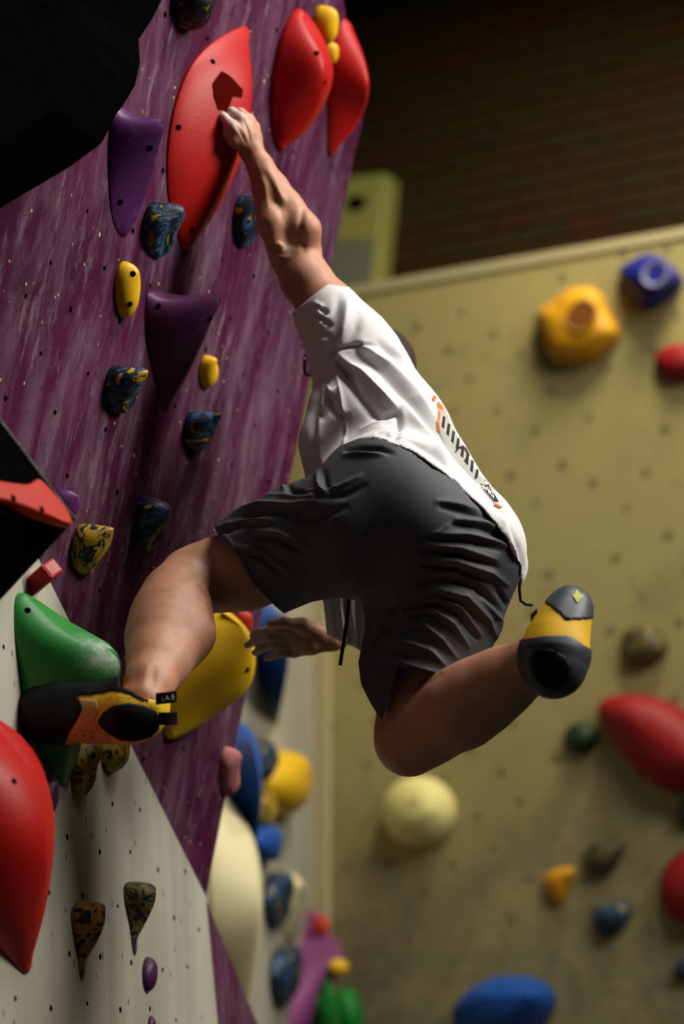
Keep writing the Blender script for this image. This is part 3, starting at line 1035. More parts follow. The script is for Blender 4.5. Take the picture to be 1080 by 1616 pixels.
plastic('hollow_shade_plastic', (0.17, 0.055, 0.006), (0.13, 0.04, 0.005), 0.6, 0.02)  # brown disc colour carries the shade inside the amber hold's hollow
ring(HOLDS['b_yel'], pp, nn, 0.055, 0.064, 'amber_plastic', 'hollow_shade_plastic', 0.004)
pad('b_blue', 'ring_hold', 'dark blue four-sided hold with a ringed pocket at the top right', BW, 'deep_blue_plastic',
    [(979, 432), (1002, 412), (1030, 402), (1056, 414), (1079, 444), (1062, 468), (1026, 490), (1000, 468)], 0.10, 2.0, [(1020, 440), (1040, 440)])
pp, nn = cast(bvh_of(HOLDS['b_blue']), 1035, 433)
plastic('worn_blue_plastic', (0.20, 0.20, 0.36), (0.12, 0.12, 0.28), 0.6, 0.3)
ring(HOLDS['b_blue'], pp, nn, 0.042, 0.052, 'worn_blue_plastic', 'deep_blue_plastic', 0.008)
pad('b_red1', 'oval_hold', 'red oval hold cut by the right edge below the blue ringed hold', BW, 'crimson_plastic', oval(1076, 573, 42, 30), 0.06)
pad('b_dark1', 'marbled_hold', 'black and olive hold right of the raised right shoe', BW, 'olive_navy_marble', [(981, 1020), (990, 995), (1020, 985), (1045, 1000), (1056, 1022), (1040, 1045), (1010, 1054), (988, 1042)], 0.06, 2.2, lump=0.004)
pad('b_red2', 'oval_hold', 'large dark red oval macro at the right edge', BW, 'crimson_plastic',
    [(946, 1122), (962, 1102), (1010, 1096), (1070, 1115), (1140, 1170), (1150, 1215), (1110, 1248), (1050, 1248), (1000, 1210), (965, 1160)], 0.13, 2.0, [(1000, 1140), (1085, 1200)])
pad('b_grn', 'knob_hold', 'small bottle green round hold left of the large dark red macro', BW, 'bottle_green_plastic', oval(918, 1165, 27, 25), 0.05)
pad('b_ball', 'ball_hold', 'pale yellow ball hold with a finger groove below the bent right knee', BW, 'pale_yellow_plastic', oval(665, 1282, 57, 57, n=20), 0.13, 2.1)
pp, nn = cast(bvh_of(HOLDS['b_ball']), 655, 1290)
plastic('groove_shade_plastic', (0.50, 0.44, 0.17), (0.45, 0.40, 0.15), 0.6, 0.02)  # darker yellow paints the shade of the groove and bolt hole
decal('groove', [[(630, 1306), (640, 1300), (668, 1288), (690, 1278), (692, 1283), (672, 1294), (645, 1308), (632, 1311)]], HOLDS['b_ball'], 'groove_shade_plastic', HOLDS['b_ball'], 0.003)
decal('bolt_hole', [oval(653, 1263, 8, 5, -0.3, 10)], HOLDS['b_ball'], 'groove_shade_plastic', HOLDS['b_ball'], 0.003)
pad('b_dark2', 'marbled_hold', 'black hold with an orange corner above a small yellow hold', BW, 'olive_navy_marble', [(922, 1350), (935, 1332), (960, 1328), (986, 1332), (978, 1360), (958, 1382), (932, 1376)], 0.05, 2.2, lump=0.003)
pad('b_yel2', 'chip_hold', 'small amber teardrop hold low on the khaki wall', BW, 'amber_plastic', [(859, 1390), (872, 1374), (905, 1369), (910, 1380), (898, 1408), (884, 1428), (866, 1412)], 0.045, 1.9, [(880, 1392), (895, 1380)])
pad('b_navy', 'knob_hold', 'dark navy rounded hold below the black and orange hold', BW, 'navy_yellow_marble', [(938, 1440), (950, 1424), (980, 1422), (998, 1434), (988, 1462), (965, 1480), (944, 1470)], 0.05, 2.2)
pad('b_red3', 'oval_hold', 'dark red macro cut by the right edge below the large red oval', BW, 'crimson_plastic', oval(1098, 1402, 54, 62), 0.10)
pad('b_blue2', 'dish_hold', 'big glossy blue dish macro at the bottom edge of the khaki wall', BW, 'blue_plastic',
    [(718, 1600), (745, 1565), (790, 1542), (840, 1542), (876, 1566), (872, 1600), (840, 1635), (790, 1650), (735, 1640)], 0.16, 2.0, [(770, 1580), (835, 1570)])
pad('b_edge1', 'knob_hold', 'dark hold at the right edge under the large red oval', BW, 'bottle_green_plastic', oval(1086, 1284, 16, 24), 0.04)
pad('b_edge2', 'knob_hold', 'dark hold at the lower right corner of the photo', BW, 'navy_yellow_marble', oval(1082, 1530, 16, 18), 0.04)

# ---- pale cabinet on top of the khaki wall
CB = Wall(BRICK.hit(565, 370, 0.16), BACK.n)
cu = np.array([math.cos(0.05), 0, 0])
cab = empty('ventilation_cabinet', CB.hit(575, 470))
tag(cab, 'pale green metal cabinet with round port and louvred grille above the wall', 'cabinet')
uw = BACK.u
tilt = math.radians(6.5)
ux = uw * math.cos(tilt) - np.array([0, 0, 1]) * math.sin(tilt) * -1
ux = uw * math.cos(tilt) + np.array([0, 0, -1.0]) * math.sin(tilt) * 1.0
vx = np.cross(ux, -BACK.n) * -1
vx /= np.linalg.norm(vx)
if vx[2] < 0:
    vx = -vx
nx = np.cross(ux, vx)
if np.dot(nx, CAM - CB.p) < 0:
    nx = -nx
sc9 = proj(CB.p)[2] / F


def cpt(x, y, h):
    c0 = CB.hit(565, 370)
    return c0 + ux * ((x - 565) * sc9 / 0.87) + vx * ((370 - y) * sc9) + nx * h


hw, hv = 52 * sc9 / 0.87, 105 * sc9
box('housing', cpt(549, 375, -0.07), (hw, 0.07, hv), 'cabinet_paint', cab, [ux, nx, vx], 0.02, 3)
port = [cpt(557 + 15 * math.cos(a), 318 + 12 * math.sin(a), 0.003) for a in np.linspace(0, 6.283, 20, endpoint=False)]
portb = [cpt(557 + 17 * math.cos(a), 318 + 14 * math.sin(a), 0.001) for a in np.linspace(0, 6.283, 20, endpoint=False)]
mesh_obj('port', port + portb, [list(range(20))] + [[i, 20 + i, 20 + (i + 1) % 20, (i + 1) % 20] for i in range(20)], 'bolt_dark', cab)
box('grille_backing', cpt(558, 420, 0.004), (34 * sc9 / 0.87, 0.004, 40 * sc9), 'bolt_dark', cab, [ux, nx, vx])
for i in range(7):
    box('slat', cpt(558, 388 + i * 11, 0.012), (33 * sc9 / 0.87, 0.008, 3 * sc9), 'grille_metal', cab, [ux, nx * 0.8 - vx * 0.6, vx * 0.8 + nx * 0.6])



# ------------------------------------------------------------------ smooth solids (signed distance + surface nets)
class Solid:
    """list of tapered capsules and ellipsoids joined with a smooth union"""

    def __init__(s):
        s.pr = []

    def cone(s, a, b, r1, r2, k=0.02):
        s.pr.append(('c', np.asarray(a, float), np.asarray(b, float), r1, r2, k))
        return s

    def chain(s, pts, k=0.02):
        """pts: (x, y, depth, radius) with pixel positions"""
        for a, b in zip(pts[:-1], pts[1:]):
            s.cone(P(*a[:3]), P(*b[:3]), a[3], b[3], k)
        return s

    def ell(s, c, axes, r, k=0.02):
        A = np.asarray(axes, float)
        s.pr.append(('e', np.asarray(c, float), A, np.asarray(r, float), None, k))
        return s

    @staticmethod
    def one(q, p):
        if q[0] == 'c':
            a, b, r1, r2 = q[1:5]
            ba = b - a
            pa = p - a
            h = np.clip(pa @ ba / max(ba @ ba, 1e-12), 0, 1)
            return np.linalg.norm(pa - h[:, None] * ba, axis=1) - (r1 + (r2 - r1) * h)
        c, A, r = q[1:4]
        l = (p - c) @ A.T
        k0 = np.linalg.norm(l / r, axis=1)
        k1 = np.linalg.norm(l / (r * r), axis=1)
        return np.where(k1 < 1e-9, -r.min(), k0 * (k0 - 1) / np.maximum(k1, 1e-9))

    def ev(s, p, prims=None):
        d = None
        for q in (s.pr if prims is None else prims):
            e = s.one(q, p)
            if d is None:
                d = e
            else:
                k = q[5]
                h = np.maximum(k - np.abs(d - e), 0) / k
                d = np.minimum(d, e) - h * h * k * 0.25
        return d

    def cull(s, c, R):
        ds = np.array([s.one(q, c[None])[0] for q in s.pr])
        m = ds.min()
        return [q for q, d in zip(s.pr, ds) if d - R <= m + R + 0.06]


def nets(solid, vox, post=None, slack=0.0, pad_=0.02, S=6):
    lo = np.min([np.minimum(q[1], q[2]) - max(q[3], q[4]) if q[0] == 'c' else q[1] - q[3].max() for q in solid.pr], axis=0) - pad_
    hi = np.max([np.maximum(q[1], q[2]) + max(q[3], q[4]) if q[0] == 'c' else q[1] + q[3].max() for q in solid.pr], axis=0) + pad_
    cs = S * vox
    nc = np.ceil((hi - lo) / cs).astype(int) + 1
    I = np.stack(np.meshgrid(*[np.arange(n) for n in nc], indexing='ij'), -1).reshape(-1, 3)
    cen = lo + (I + 0.5) * cs
    keep = []
    for i in range(0, len(I), 60000):
        d = solid.ev(cen[i:i + 60000])
        if post:
            d = post(d, cen[i:i + 60000])
        keep.append(np.abs(d) < cs * 0.9 + 2 * vox + slack)
    I = I[np.concatenate(keep)]
    B = 4
    bk = I // B
    key = (bk[:, 0] * 4096 + bk[:, 1]) * 4096 + bk[:, 2]
    order = np.argsort(key, kind='stable')
    I, key = I[order], key[order]
    cuts = np.concatenate([[0], np.nonzero(np.diff(key))[0] + 1, [len(key)]])
    loc = np.stack(np.meshgrid(*[np.arange(S + 1)] * 3, indexing='ij'), -1).reshape(-1, 3)
    D = np.empty((len(I), (S + 1) ** 3), np.float32)
    for a, b in zip(cuts[:-1], cuts[1:]):
        g = (I[a:b, None, :] * S + loc[None]).reshape(-1, 3)
        p = lo + g * vox
        c = (p.min(0) + p.max(0)) / 2
        pr = solid.cull(c, np.linalg.norm(p.max(0) - c))
        d = solid.ev(p, pr)
        if post:
            d = post(d, p)
        D[a:b] = d.reshape(b - a, -1)
    D = D.reshape(-1, S + 1, S + 1, S + 1)
    NY, NZ = nc[1] * S + 4, nc[2] * S + 4

    def keyof(g):
        return ((g[..., 0].astype(np.int64) + 1) * NY + g[..., 1] + 1) * NZ + g[..., 2] + 1
    # cell vertices
    acc = np.zeros((len(I), S, S, S, 3), np.float32)
    cnt = np.zeros((len(I), S, S, S), np.float32)
    sl = [slice(0, S), slice(1, S + 1)]
    corners = [(i, j, k) for i in (0, 1) for j in (0, 1) for k in (0, 1)]
    for c0 in corners:
        for ax in range(3):
            if c0[ax]:
                continue
            c1 = list(c0)
            c1[ax] = 1
            d0 = D[:, sl[c0[0]], sl[c0[1]], sl[c0[2]]]
            d1 = D[:, sl[c1[0]], sl[c1[1]], sl[c1[2]]]
            m = (d0 < 0) != (d1 < 0)
            t = np.where(m, d0 / np.where(m, d0 - d1, 1), 0)
            for q in range(3):
                acc[..., q] += np.where(m, (t if q == ax else c0[q]), 0)
            cnt += m
    ci = np.nonzero(cnt > 0)
    g = np.stack([I[ci[0], q] * S + ci[q + 1] for q in range(3)], -1)
    V = lo + (g + acc[ci] / cnt[ci][:, None]) * vox
    K = keyof(g)
    o = np.argsort(K)
    K, V = K[o], V[o]
    K, ui = np.unique(K, return_index=True)
    V = V[ui]
    quads = []
    for ax in range(3):
        b_, c_ = (ax + 1) % 3, (ax + 2) % 3
        s1 = [slice(0, S)] * 3
        s1[ax] = slice(1, S + 1)
        d0 = D[:, :S, :S, :S]
        d1 = D[(slice(None), *s1)]
        m = (d0 < 0) != (d1 < 0)
        e = np.nonzero(m)
        gp = np.stack([I[e[0], q] * S + e[q + 1] for q in range(3)], -1)
        eb, ec = np.zeros(3, int), np.zeros(3, int)
        eb[b_] = 1
        ec[c_] = 1
        ks = [keyof(gp), keyof(gp - eb), keyof(gp - eb - ec), keyof(gp - ec)]
        idx = [np.clip(np.searchsorted(K, k), 0, len(K) - 1) for k in ks]
        ok = np.all([K[i] == k for i, k in zip(idx, ks)], axis=0)
        qd = np.stack(idx, -1)
        flip = d0[e] >= 0
        qd[flip] = qd[flip][:, ::-1]
        quads.append(qd[ok])
    return V, np.concatenate(quads)


def vnormals(V, Q):
    n = np.zeros_like(V)
    fn = np.cross(V[Q[:, 2]] - V[Q[:, 0]], V[Q[:, 3]] - V[Q[:, 1]])
    for k in range(4):
        np.add.at(n, Q[:, k], fn)
    return n / np.maximum(np.linalg.norm(n, axis=1, keepdims=True), 1e-12)


def mesh_fast(name, V, Q, mat, parent):
    org = V.mean(0)
    me = bpy.data.meshes.new(name)
    me.vertices.add(len(V))
    me.vertices.foreach_set('co', (V - org).astype(np.float32).ravel())
    me.loops.add(len(Q) * 4)
    me.loops.foreach_set('vertex_index', Q.astype(np.int32).ravel())
    me.polygons.add(len(Q))
    me.polygons.foreach_set('loop_start', np.arange(0, len(Q) * 4, 4, dtype=np.int32))
    me.polygons.foreach_set('use_smooth', np.ones(len(Q), bool))
    me.materials.append(MATS[mat])
    me.update(calc_edges=True)
    me.validate()
    o = bpy.data.objects.new(name, me)
    COL.objects.link(o)
    o.location = org
    adopt(o, parent)
    return o


def seg_dist(x, y, a, b):
    ab = np.array(b, float) - np.array(a, float)
    t = np.clip(((x - a[0]) * ab[0] + (y - a[1]) * ab[1]) / max(ab @ ab, 1e-9), 0, 1)
    return np.hypot(x - a[0] - t * ab[0], y - a[1] - t * ab[1]), t


def pixels(p):
    q = p - CAM
    d = q @ FWD
    return 540 + F * (q @ RGT) / d, 808 - F * (q @ UPV) / d, d


def poly_sd(x, y, poly):
    """signed distance to a polygon, negative inside"""
    d = np.full(x.shape, 1e9)
    ins = np.zeros(x.shape, bool)
    for i in range(len(poly)):
        a, b = poly[i - 1], poly[i]
        d = np.minimum(d, seg_dist(x, y, a, b)[0])
        c = ((a[1] > y) != (b[1] > y))
        with np.errstate(divide='ignore', invalid='ignore'):
            xx = (b[0] - a[0]) * (y - a[1]) / (b[1] - a[1] if b[1] != a[1] else 1e-9) + a[0]
        ins ^= c & (x < xx)
    return np.where(ins, -d, d)


def folds(V, Q, lines, fade=0.25):
    """cloth folds: each line (amplitude in metres, half width in pixels, points) raises or sinks the cloth along its run"""
    n = vnormals(V, Q)
    x, y, d = pixels(V)
    tc = CAM - V
    tc /= np.linalg.norm(tc, axis=1, keepdims=True)
    face = np.clip(((n * tc).sum(1) - 0.02) / fade, 0, 1)
    disp = np.zeros(len(V))
    for amp, w, pts in lines:
        best = np.full(len(V), 1e9)
        tt = np.zeros(len(V))
        m = len(pts) - 1
        for i in range(m):
            ds, t = seg_dist(x, y, pts[i], pts[i + 1])
            u = (i + t) / m
            s = ds < best
            best = np.where(s, ds, best)
            tt = np.where(s, u, tt)
        taper = np.sin(np.pi * np.clip(0.12 + 0.8 * tt, 0, 1)) ** 0.7
        if amp > 0:
            prof = np.exp(-(best / (w * 0.85)) ** 1.3)
        else:
            prof = np.exp(-(best / w) ** 2) * 0.85
        disp += 1.35 * amp * prof * taper
    return V + n * (disp * face)[:, None]


person = empty('person', P(640, 850, 4.9))
tag(person, 'climber in white t-shirt and charcoal shorts swinging from the red crescent macro', 'person')

# ---- body: one continuous skin
body = Solid()
# pelvis, spine, chest
body.chain([(660, 850, 4.97, 0.10), (636, 776, 5.07, 0.095), (602, 690, 5.15, 0.098), (582, 625, 5.20, 0.085)], 0.05)
body.chain([(566, 572, 5.19, 0.072), (590, 618, 5.25, 0.075), (612, 655, 5.36, 0.065)], 0.05)
body.chain([(600, 605, 5.28, 0.058), (590, 590, 5.33, 0.056)], 0.03)
# head looking at the wall
HC = P(585, 579, 5.37)
fdir = np.array([-0.93, 0.30, 0.02])
fdir /= np.linalg.norm(fdir)
hup = np.array([0.12, 0.33, 0.94])
hup -= fdir * (hup @ fdir)
hup /= np.linalg.norm(hup)
hsd = np.cross(hup, fdir)
HA = np.array([fdir, hsd, hup])


def hp(f_, s_, u_):
    return HC + fdir * f_ + hsd * s_ + hup * u_


body.ell(HC, HA, (0.101, 0.078, 0.097), 0.02)
body.ell(hp(0.035, 0, -0.065), HA, (0.058, 0.052, 0.06), 0.03)      # jaw
body.ell(hp(0.075, 0, 0.012), HA, (0.02, 0.05, 0.014), 0.015)        # brow
body.cone(hp(0.088, 0, 0.0), hp(0.112, 0, -0.035), 0.008, 0.013, 0.012)   # nose
body.ell(hp(0.086, 0, -0.062), HA, (0.012, 0.024, 0.006), 0.008)     # upper lip
body.ell(hp(0.084, 0, -0.073), HA, (0.012, 0.022, 0.007), 0.008)     # lower lip
for sgn in (-1, 1):
    body.ell(hp(-0.005, sgn * 0.079, -0.012), HA, (0.020, 0.008, 0.032), 0.008)   # ears
    body.ell(hp(0.080, sgn * 0.031, -0.008), HA, (0.010, 0.013, 0.010), 0.004)    # eyes
# raised left arm
body.chain([(556, 562, 5.18, 0.070), (520, 492, 5.19, 0.062), (482, 440, 5.22, 0.052), (463, 402, 5.25, 0.049), (455, 372, 5.25, 0.050),
            (446, 340, 5.26, 0.046), (428, 300, 5.255, 0.037), (411, 263, 5.25, 0.0255), (398, 240, 5.255, 0.0245)], 0.02)
body.chain([(487, 392, 5.24, 0.026), (480, 362, 5.22, 0.033), (458, 318, 5.25, 0.020)], 0.02)       # outer forearm muscle
body.chain([(440, 396, 5.20, 0.020), (428, 352, 5.22, 0.028), (412, 300, 5.235, 0.014)], 0.02)       # inner forearm muscle
body.ell(P(441, 388, 5.17), np.eye(3), (0.011, 0.010, 0.010), 0.012)                                # elbow bone
body.chain([(418, 268, 5.23, 0.008), (442, 312, 5.215, 0.010)], 0.012)                             # tendon
# gripping hand
wr = (396, 236, 5.255, 0.023)
kn = {'index': (366, 200, 5.217, 0.0135), 'middle': (378, 187, 5.233, 0.0145), 'ring': (391, 189, 5.253, 0.0135), 'little': (402, 201, 5.271, 0.012)}
for q in kn.values():
    body.chain([wr, ((wr[0] + q[0]) / 2 + 1, (wr[1] + q[1]) / 2, (wr[2] + q[2]) / 2 - 0.004, 0.0175), q], 0.010)
body.chain([kn['index'], (354, 186, 5.227, 0.0105), (347, 179, 5.245, 0.0095), (344, 181, 5.267, 0.0085)], 0.004)
body.chain([kn['middle'], (366, 177, 5.245, 0.0110), (357, 175, 5.267, 0.0098), (353, 179, 5.290, 0.0085)], 0.004)
body.chain([kn['ring'], (380, 178, 5.267, 0.0105), (369, 175, 5.293, 0.0095), (363, 180, 5.315, 0.0085)], 0.004)
body.chain([kn['little'], (395, 187, 5.289, 0.0095), (384, 183, 5.311, 0.0085), (378, 187, 5.327, 0.0075)], 0.004)
body.chain([(386, 226, 5.240, 0.018), (370, 222, 5.225, 0.014), (360, 212, 5.227, 0.011), (356, 202, 5.240, 0.0095)], 0.006)
# lowered right arm, far side
body.chain([(618, 650, 5.36, 0.066), (622, 740, 5.40, 0.052), (605, 850, 5.40, 0.043), (582, 900, 5.36, 0.044), (555, 965, 5.29, 0.034), (533, 1004, 5.24, 0.0245), (520, 1006, 5.23, 0.025)], 0.02)
pw = (522, 1007, 5.23, 0.024)
rk = [(455, 995, 5.215, 0.0125), (452, 1007, 5.22, 0.013), (456, 1019, 5.226, 0.0125), (464, 1030, 5.232, 0.0115)]
for q in rk:
    body.chain([pw, ((pw[0] + q[0]) / 2, (pw[1] + q[1]) / 2 + 1, 5.218, 0.0175), q], 0.010)
body.chain([rk[0], (430, 994, 5.195, 0.0098), (410, 997, 5.20, 0.009), (399, 1003, 5.212, 0.0080)], 0.0035)
body.chain([rk[1], (424, 1005, 5.198, 0.0102), (404, 1011, 5.205, 0.0092), (391, 1018, 5.22, 0.0082)], 0.0035)
body.chain([rk[2], (431, 1018, 5.206, 0.0098), (413, 1024, 5.212, 0.009), (403, 1030, 5.224, 0.008)], 0.0035)
body.chain([rk[3], (443, 1031, 5.216, 0.0088), (430, 1036, 5.222, 0.008), (421, 1039, 5.23, 0.0072)], 0.0035)
body.chain([(505, 1000, 5.215, 0.020), (478, 987, 5.195, 0.0165), (450, 983, 5.182, 0.0115), (427, 985, 5.18, 0.0088)], 0.008)
# left leg
body.chain([(575, 845, 4.90, 0.090), (470, 874, 4.94, 0.080), (385, 900, 4.97, 0.078), (338, 908, 4.985, 0.070), (302, 917, 4.965, 0.062), (278, 945, 4.90, 0.066),
            (270, 978, 4.85, 0.0775), (261, 1010, 4.80, 0.0745), (249, 1045, 4.725, 0.058), (236, 1078, 4.655, 0.043), (228, 1106, 4.605, 0.036)], 0.03)
body.chain([(300, 950, 4.85, 0.030), (300, 1000, 4.80, 0.042), (262, 1055, 4.70, 0.020)], 0.03)      # calf muscle
body.chain([(228, 1108, 4.605, 0.030), (150, 1128, 4.64, 0.028), (80, 1130, 4.68, 0.024)], 0.02)      # foot in the shoe
# right leg
body.chain([(705, 905, 4.90, 0.092), (675, 1000, 4.89, 0.085), (653, 1090, 4.85, 0.071), (645, 1150, 4.82, 0.0595), (646, 1172, 4.805, 0.060), (680, 1150, 4.77, 0.065),
            (728, 1117, 4.72, 0.0765), (765, 1094, 4.69, 0.070), (800, 1072, 4.66, 0.0595), (845, 1045, 4.62, 0.046), (868, 1020, 4.61, 0.0365)], 0.03)
body.chain([(868, 1020, 4.61, 0.033), (885, 1000, 4.605, 0.031), (872, 1045, 4.565, 0.029)], 0.02)    # foot in the shoe
Vb, Qb = nets(body, 0.0036)
Vb = folds(Vb, Qb, [
    (-0.006, 6, [(318, 925), (336, 946), (339, 985)]),                       # crease behind the knee
    (0.0015, 5, [(232, 1050), (226, 1088)]), (-0.0018, 5, [(244, 1055), (240, 1088)]), (-0.0015, 5, [(216, 1055), (211, 1080)]),
    (-0.004, 5, [(478, 330), (473, 362), (480, 396)]), (-0.003, 5, [(420, 275), (436, 308), (446, 345)]),
    (-0.003, 4, [(432, 392), (444, 402), (462, 398)]), (0.003, 5, [(405, 260), (418, 292), (424, 330)]),
    (-0.005, 6, [(632, 1098), (655, 1086), (692, 1064)]),
    (-0.0025, 2.2, [(372, 196), (382, 212), (390, 228)]), (-0.0025, 2.2, [(385, 190), (392, 208), (395, 226)]),
])
body_o = mesh_fast('body', Vb, Qb, 'skin', person)

# ---- hair: close crop over the skull
hair = Solid()
hair.ell(HC, HA, (0.1035, 0.0805, 0.0995), 0.02)
hl = lambda p: (p - HC) @ HA.T


def hair_post(d, p):
    l = hl(p)
    shell = np.maximum(d, -(d + 0.006))
    cut = -(l[:, 2] - np.where(l[:, 0] > 0.02, 0.035 + (l[:, 0] - 0.02) * 0.3, 0.01 + (l[:, 0]) * 0.6))
    return np.maximum(shell, cut)


Vh, Qh = nets(hair, 0.0035, hair_post)
mesh_fast('hair', Vh, Qh, 'hair', person)


def tube(name, pts, r, mat, parent, n=8, cap_ends=True):
    pts = [np.asarray(p, float) for p in pts]
    V, Fc = [], []
    for i, p in enumerate(pts):
        t = pts[min(i + 1, len(pts) - 1)] - pts[max(i - 1, 0)]
        t /= np.linalg.norm(t)
        a = np.cross(t, (0.3, 0.2, 0.9))
        a /= np.linalg.norm(a)
        b = np.cross(t, a)
        for k_ in range(n):
            an = 2 * math.pi * k_ / n
            V.append(p + (a * math.cos(an) + b * math.sin(an)) * r)
    for i in range(len(pts) - 1):
        for k_ in range(n):
            Fc.append([i * n + k_, i * n + (k_ + 1) % n, (i + 1) * n + (k_ + 1) % n, (i + 1) * n + k_])
    Fc.append(list(range(n - 1, -1, -1)))
    Fc.append([(len(pts) - 1) * n + k_ for k_ in range(n)])
    return mesh_obj(name, V, Fc, mat, parent)


# ---- eyeglasses
gl = empty('eyeglasses', (0, 0, 0))
gl.location = hp(0.11, 0, -0.008)
adopt(gl, person)
for sgn in (-1, 1):
    ringp = [hp(0.139 - 0.006 * abs(math.cos(a)), sgn * (0.036 + 0.027 * math.cos(a)), -0.010 + 0.021 * math.sin(a)) for a in np.linspace(0, 2 * math.pi, 21)]
    tube('rim', ringp, 0.004, 'frame_black', gl)
    tube('temple', [hp(0.133, sgn * 0.064, -0.004), hp(0.05, sgn * 0.080, -0.002), hp(-0.01, sgn * 0.084, 0.0), hp(-0.03, sgn * 0.082, -0.02)], 0.0026, 'frame_black', gl)
tube('bridge', [hp(0.137, -0.010, -0.006), hp(0.141, 0, -0.002), hp(0.137, 0.010, -0.006)], 0.0026, 'frame_black', gl)

# ---- t-shirt
sh = Solid()
sh.chain([(497, 466, 5.21, 0.0590), (520, 500, 5.19, 0.068), (548, 540, 5.17, 0.080), (562, 565, 5.17, 0.090)], 0.03)
sh.chain([(562, 568, 5.18, 0.088), (579, 612, 5.19, 0.101), (602, 690, 5.13, 0.141), (636, 776, 5.06, 0.152), (686, 848, 5.02, 0.140), (732, 893, 4.99, 0.116)], 0.04)
sh.chain([(590, 625, 5.30, 0.09), (610, 660, 5.34, 0.075), (618, 700, 5.36, 0.075)], 0.05)
sh.chain([(655, 660, 5.20, 0.045), (708, 765, 5.10, 0.05), (757, 838, 5.02, 0.055), (797, 893, 4.98, 0.042)], 0.04)
sh.chain([(525, 640, 5.10, 0.05), (513, 700, 5.08, 0.045), (515, 770, 5.08, 0.04)], 0.04)
sh.chain([(618, 680, 5.38, 0.075), (622, 745, 5.41, 0.072)], 0.03)
sh.ell(P(612, 795, 4.93), np.eye(3), (0.138, 0.143, 0.149), 0.03)
sh.ell(P(715, 870, 4.91), np.eye(3), (0.150, 0.155, 0.141), 0.03)
sh.chain([(590, 775, 5.02, 0.122), (660, 810, 5.02, 0.134), (730, 850, 5.0, 0.114)], 0.03)
sh.chain([(640, 800, 4.905, 0.129), (672, 850, 4.895, 0.132)], 0.04)
HEM = [(430, 900), (430, 760), (480, 765), (545, 706), (568, 695), (600, 694), (650, 712), (705, 750), (762, 803), (800, 848), (822, 893), (822, 935), (842, 940), (905, 880), (905, 350), (300, 350), (300, 900)]
SLV = [(530, 437), (461, 494)]


def shirt_post(d, p):
    x, y, dd = pixels(p)
    # sleeve mouth
    ax = (SLV[1][0] - SLV[0][0], SLV[1][1] - SLV[0][1])
    ln = math.hypot(*ax)
    sgn = ((x - SLV[0][0]) * ax[1] - (y - SLV[0][1]) * ax[0]) / ln
    cut = -sgn * dd / F
    d = np.maximum(d, np.where(x < 560, cut, -1))
    hem = poly_sd(x, y, HEM) * dd / F
    return np.maximum(d, hem)


def chk(v):
    return v


Vs, Qs = nets(sh, 0.0036, shirt_post)
SHIRT_FOLDS = [
    (-0.016, 8, [(526, 566), (546, 590), (566, 622), (590, 652), (605, 660)]),
    (0.013, 8, [(535, 560), (572, 590), (610, 630), (632, 652)]),
    (-0.011, 6, [(600, 662), (616, 657), (628, 650)]),
    (-0.010, 5, [(628, 650), (630, 672), (624, 690)]),
    (0.010, 8, [(575, 680), (600, 672), (622, 660)]),
    (-0.010, 9, [(565, 552), (602, 586), (640, 628), (672, 672), (692, 700)]),
    (0.011, 9, [(572, 545), (615, 578), (660, 622), (700, 690)]),
    (-0.008, 8, [(600, 545), (640, 588), (678, 632), (690, 650)]),
    (0.006, 8, [(620, 548), (660, 596), (690, 630)]),
    (0.012, 9, [(640, 640), (662, 672), (690, 710), (712, 735)]),
    (-0.007, 3.0, [(520, 560), (540, 550), (566, 544), (592, 546)]),
    (-0.010, 5, [(521, 540), (523, 552), (522, 562)]),
    (0.006, 3.5, [(524, 566), (534, 600), (542, 640), (547, 680), (543, 706)]),
    (-0.010, 6, [(516, 590), (510, 622), (526, 648), (545, 660), (543, 686)]),
    (-0.007, 5, [(504, 600), (500, 640), (508, 660), (520, 640)]),
    (0.007, 5, [(506, 660), (503, 700), (510, 740)]),
    (-0.010, 6, [(498, 600), (494, 650), (498, 700), (506, 745)]),
    (0.006, 4, [(514, 605), (522, 620), (530, 612)]),
    (-0.006, 4, [(512, 618), (522, 632), (533, 626)]),
    (0.005, 4, [(498, 478), (508, 484), (502, 492), (514, 500), (506, 512)]),
    (-0.006, 4, [(503, 486), (514, 494), (507, 503), (520, 512), (514, 524)]),
    (-0.006, 5, [(490, 530), (505, 528), (520, 530)]),
    (-0.006, 8, [(535, 470), (532, 500), (525, 530)]),
    (0.006, 9, [(548, 478), (545, 505), (538, 535)]),
    (-0.005, 8, [(566, 500), (560, 520), (548, 540)]),
    (0.005, 5, [(585, 695), (610, 684), (640, 690), (672, 705)]),
    (-0.006, 5, [(600, 688), (640, 690), (680, 716), (720, 750)]),
    (0.004, 3, [(555, 705), (600, 700), (650, 719), (705, 757), (760, 809), (797, 853), (818, 896)]),
    (-0.006, 5, [(700, 712), (712, 735), (740, 762)]),
    (-0.007, 5, [(800, 830), (818, 866), (826, 900)]),
    (0.006, 6, [(790, 812), (808, 850), (820, 890)]),
    (-0.006, 5, [(735, 740), (765, 778), (800, 822)]),
]
Vs = folds(Vs, Qs, SHIRT_FOLDS)
shirt_o = mesh_fast('t_shirt', Vs, Qs, 'white_cotton', person)
tag(shirt_o, 'loose white t-shirt with a printed back')


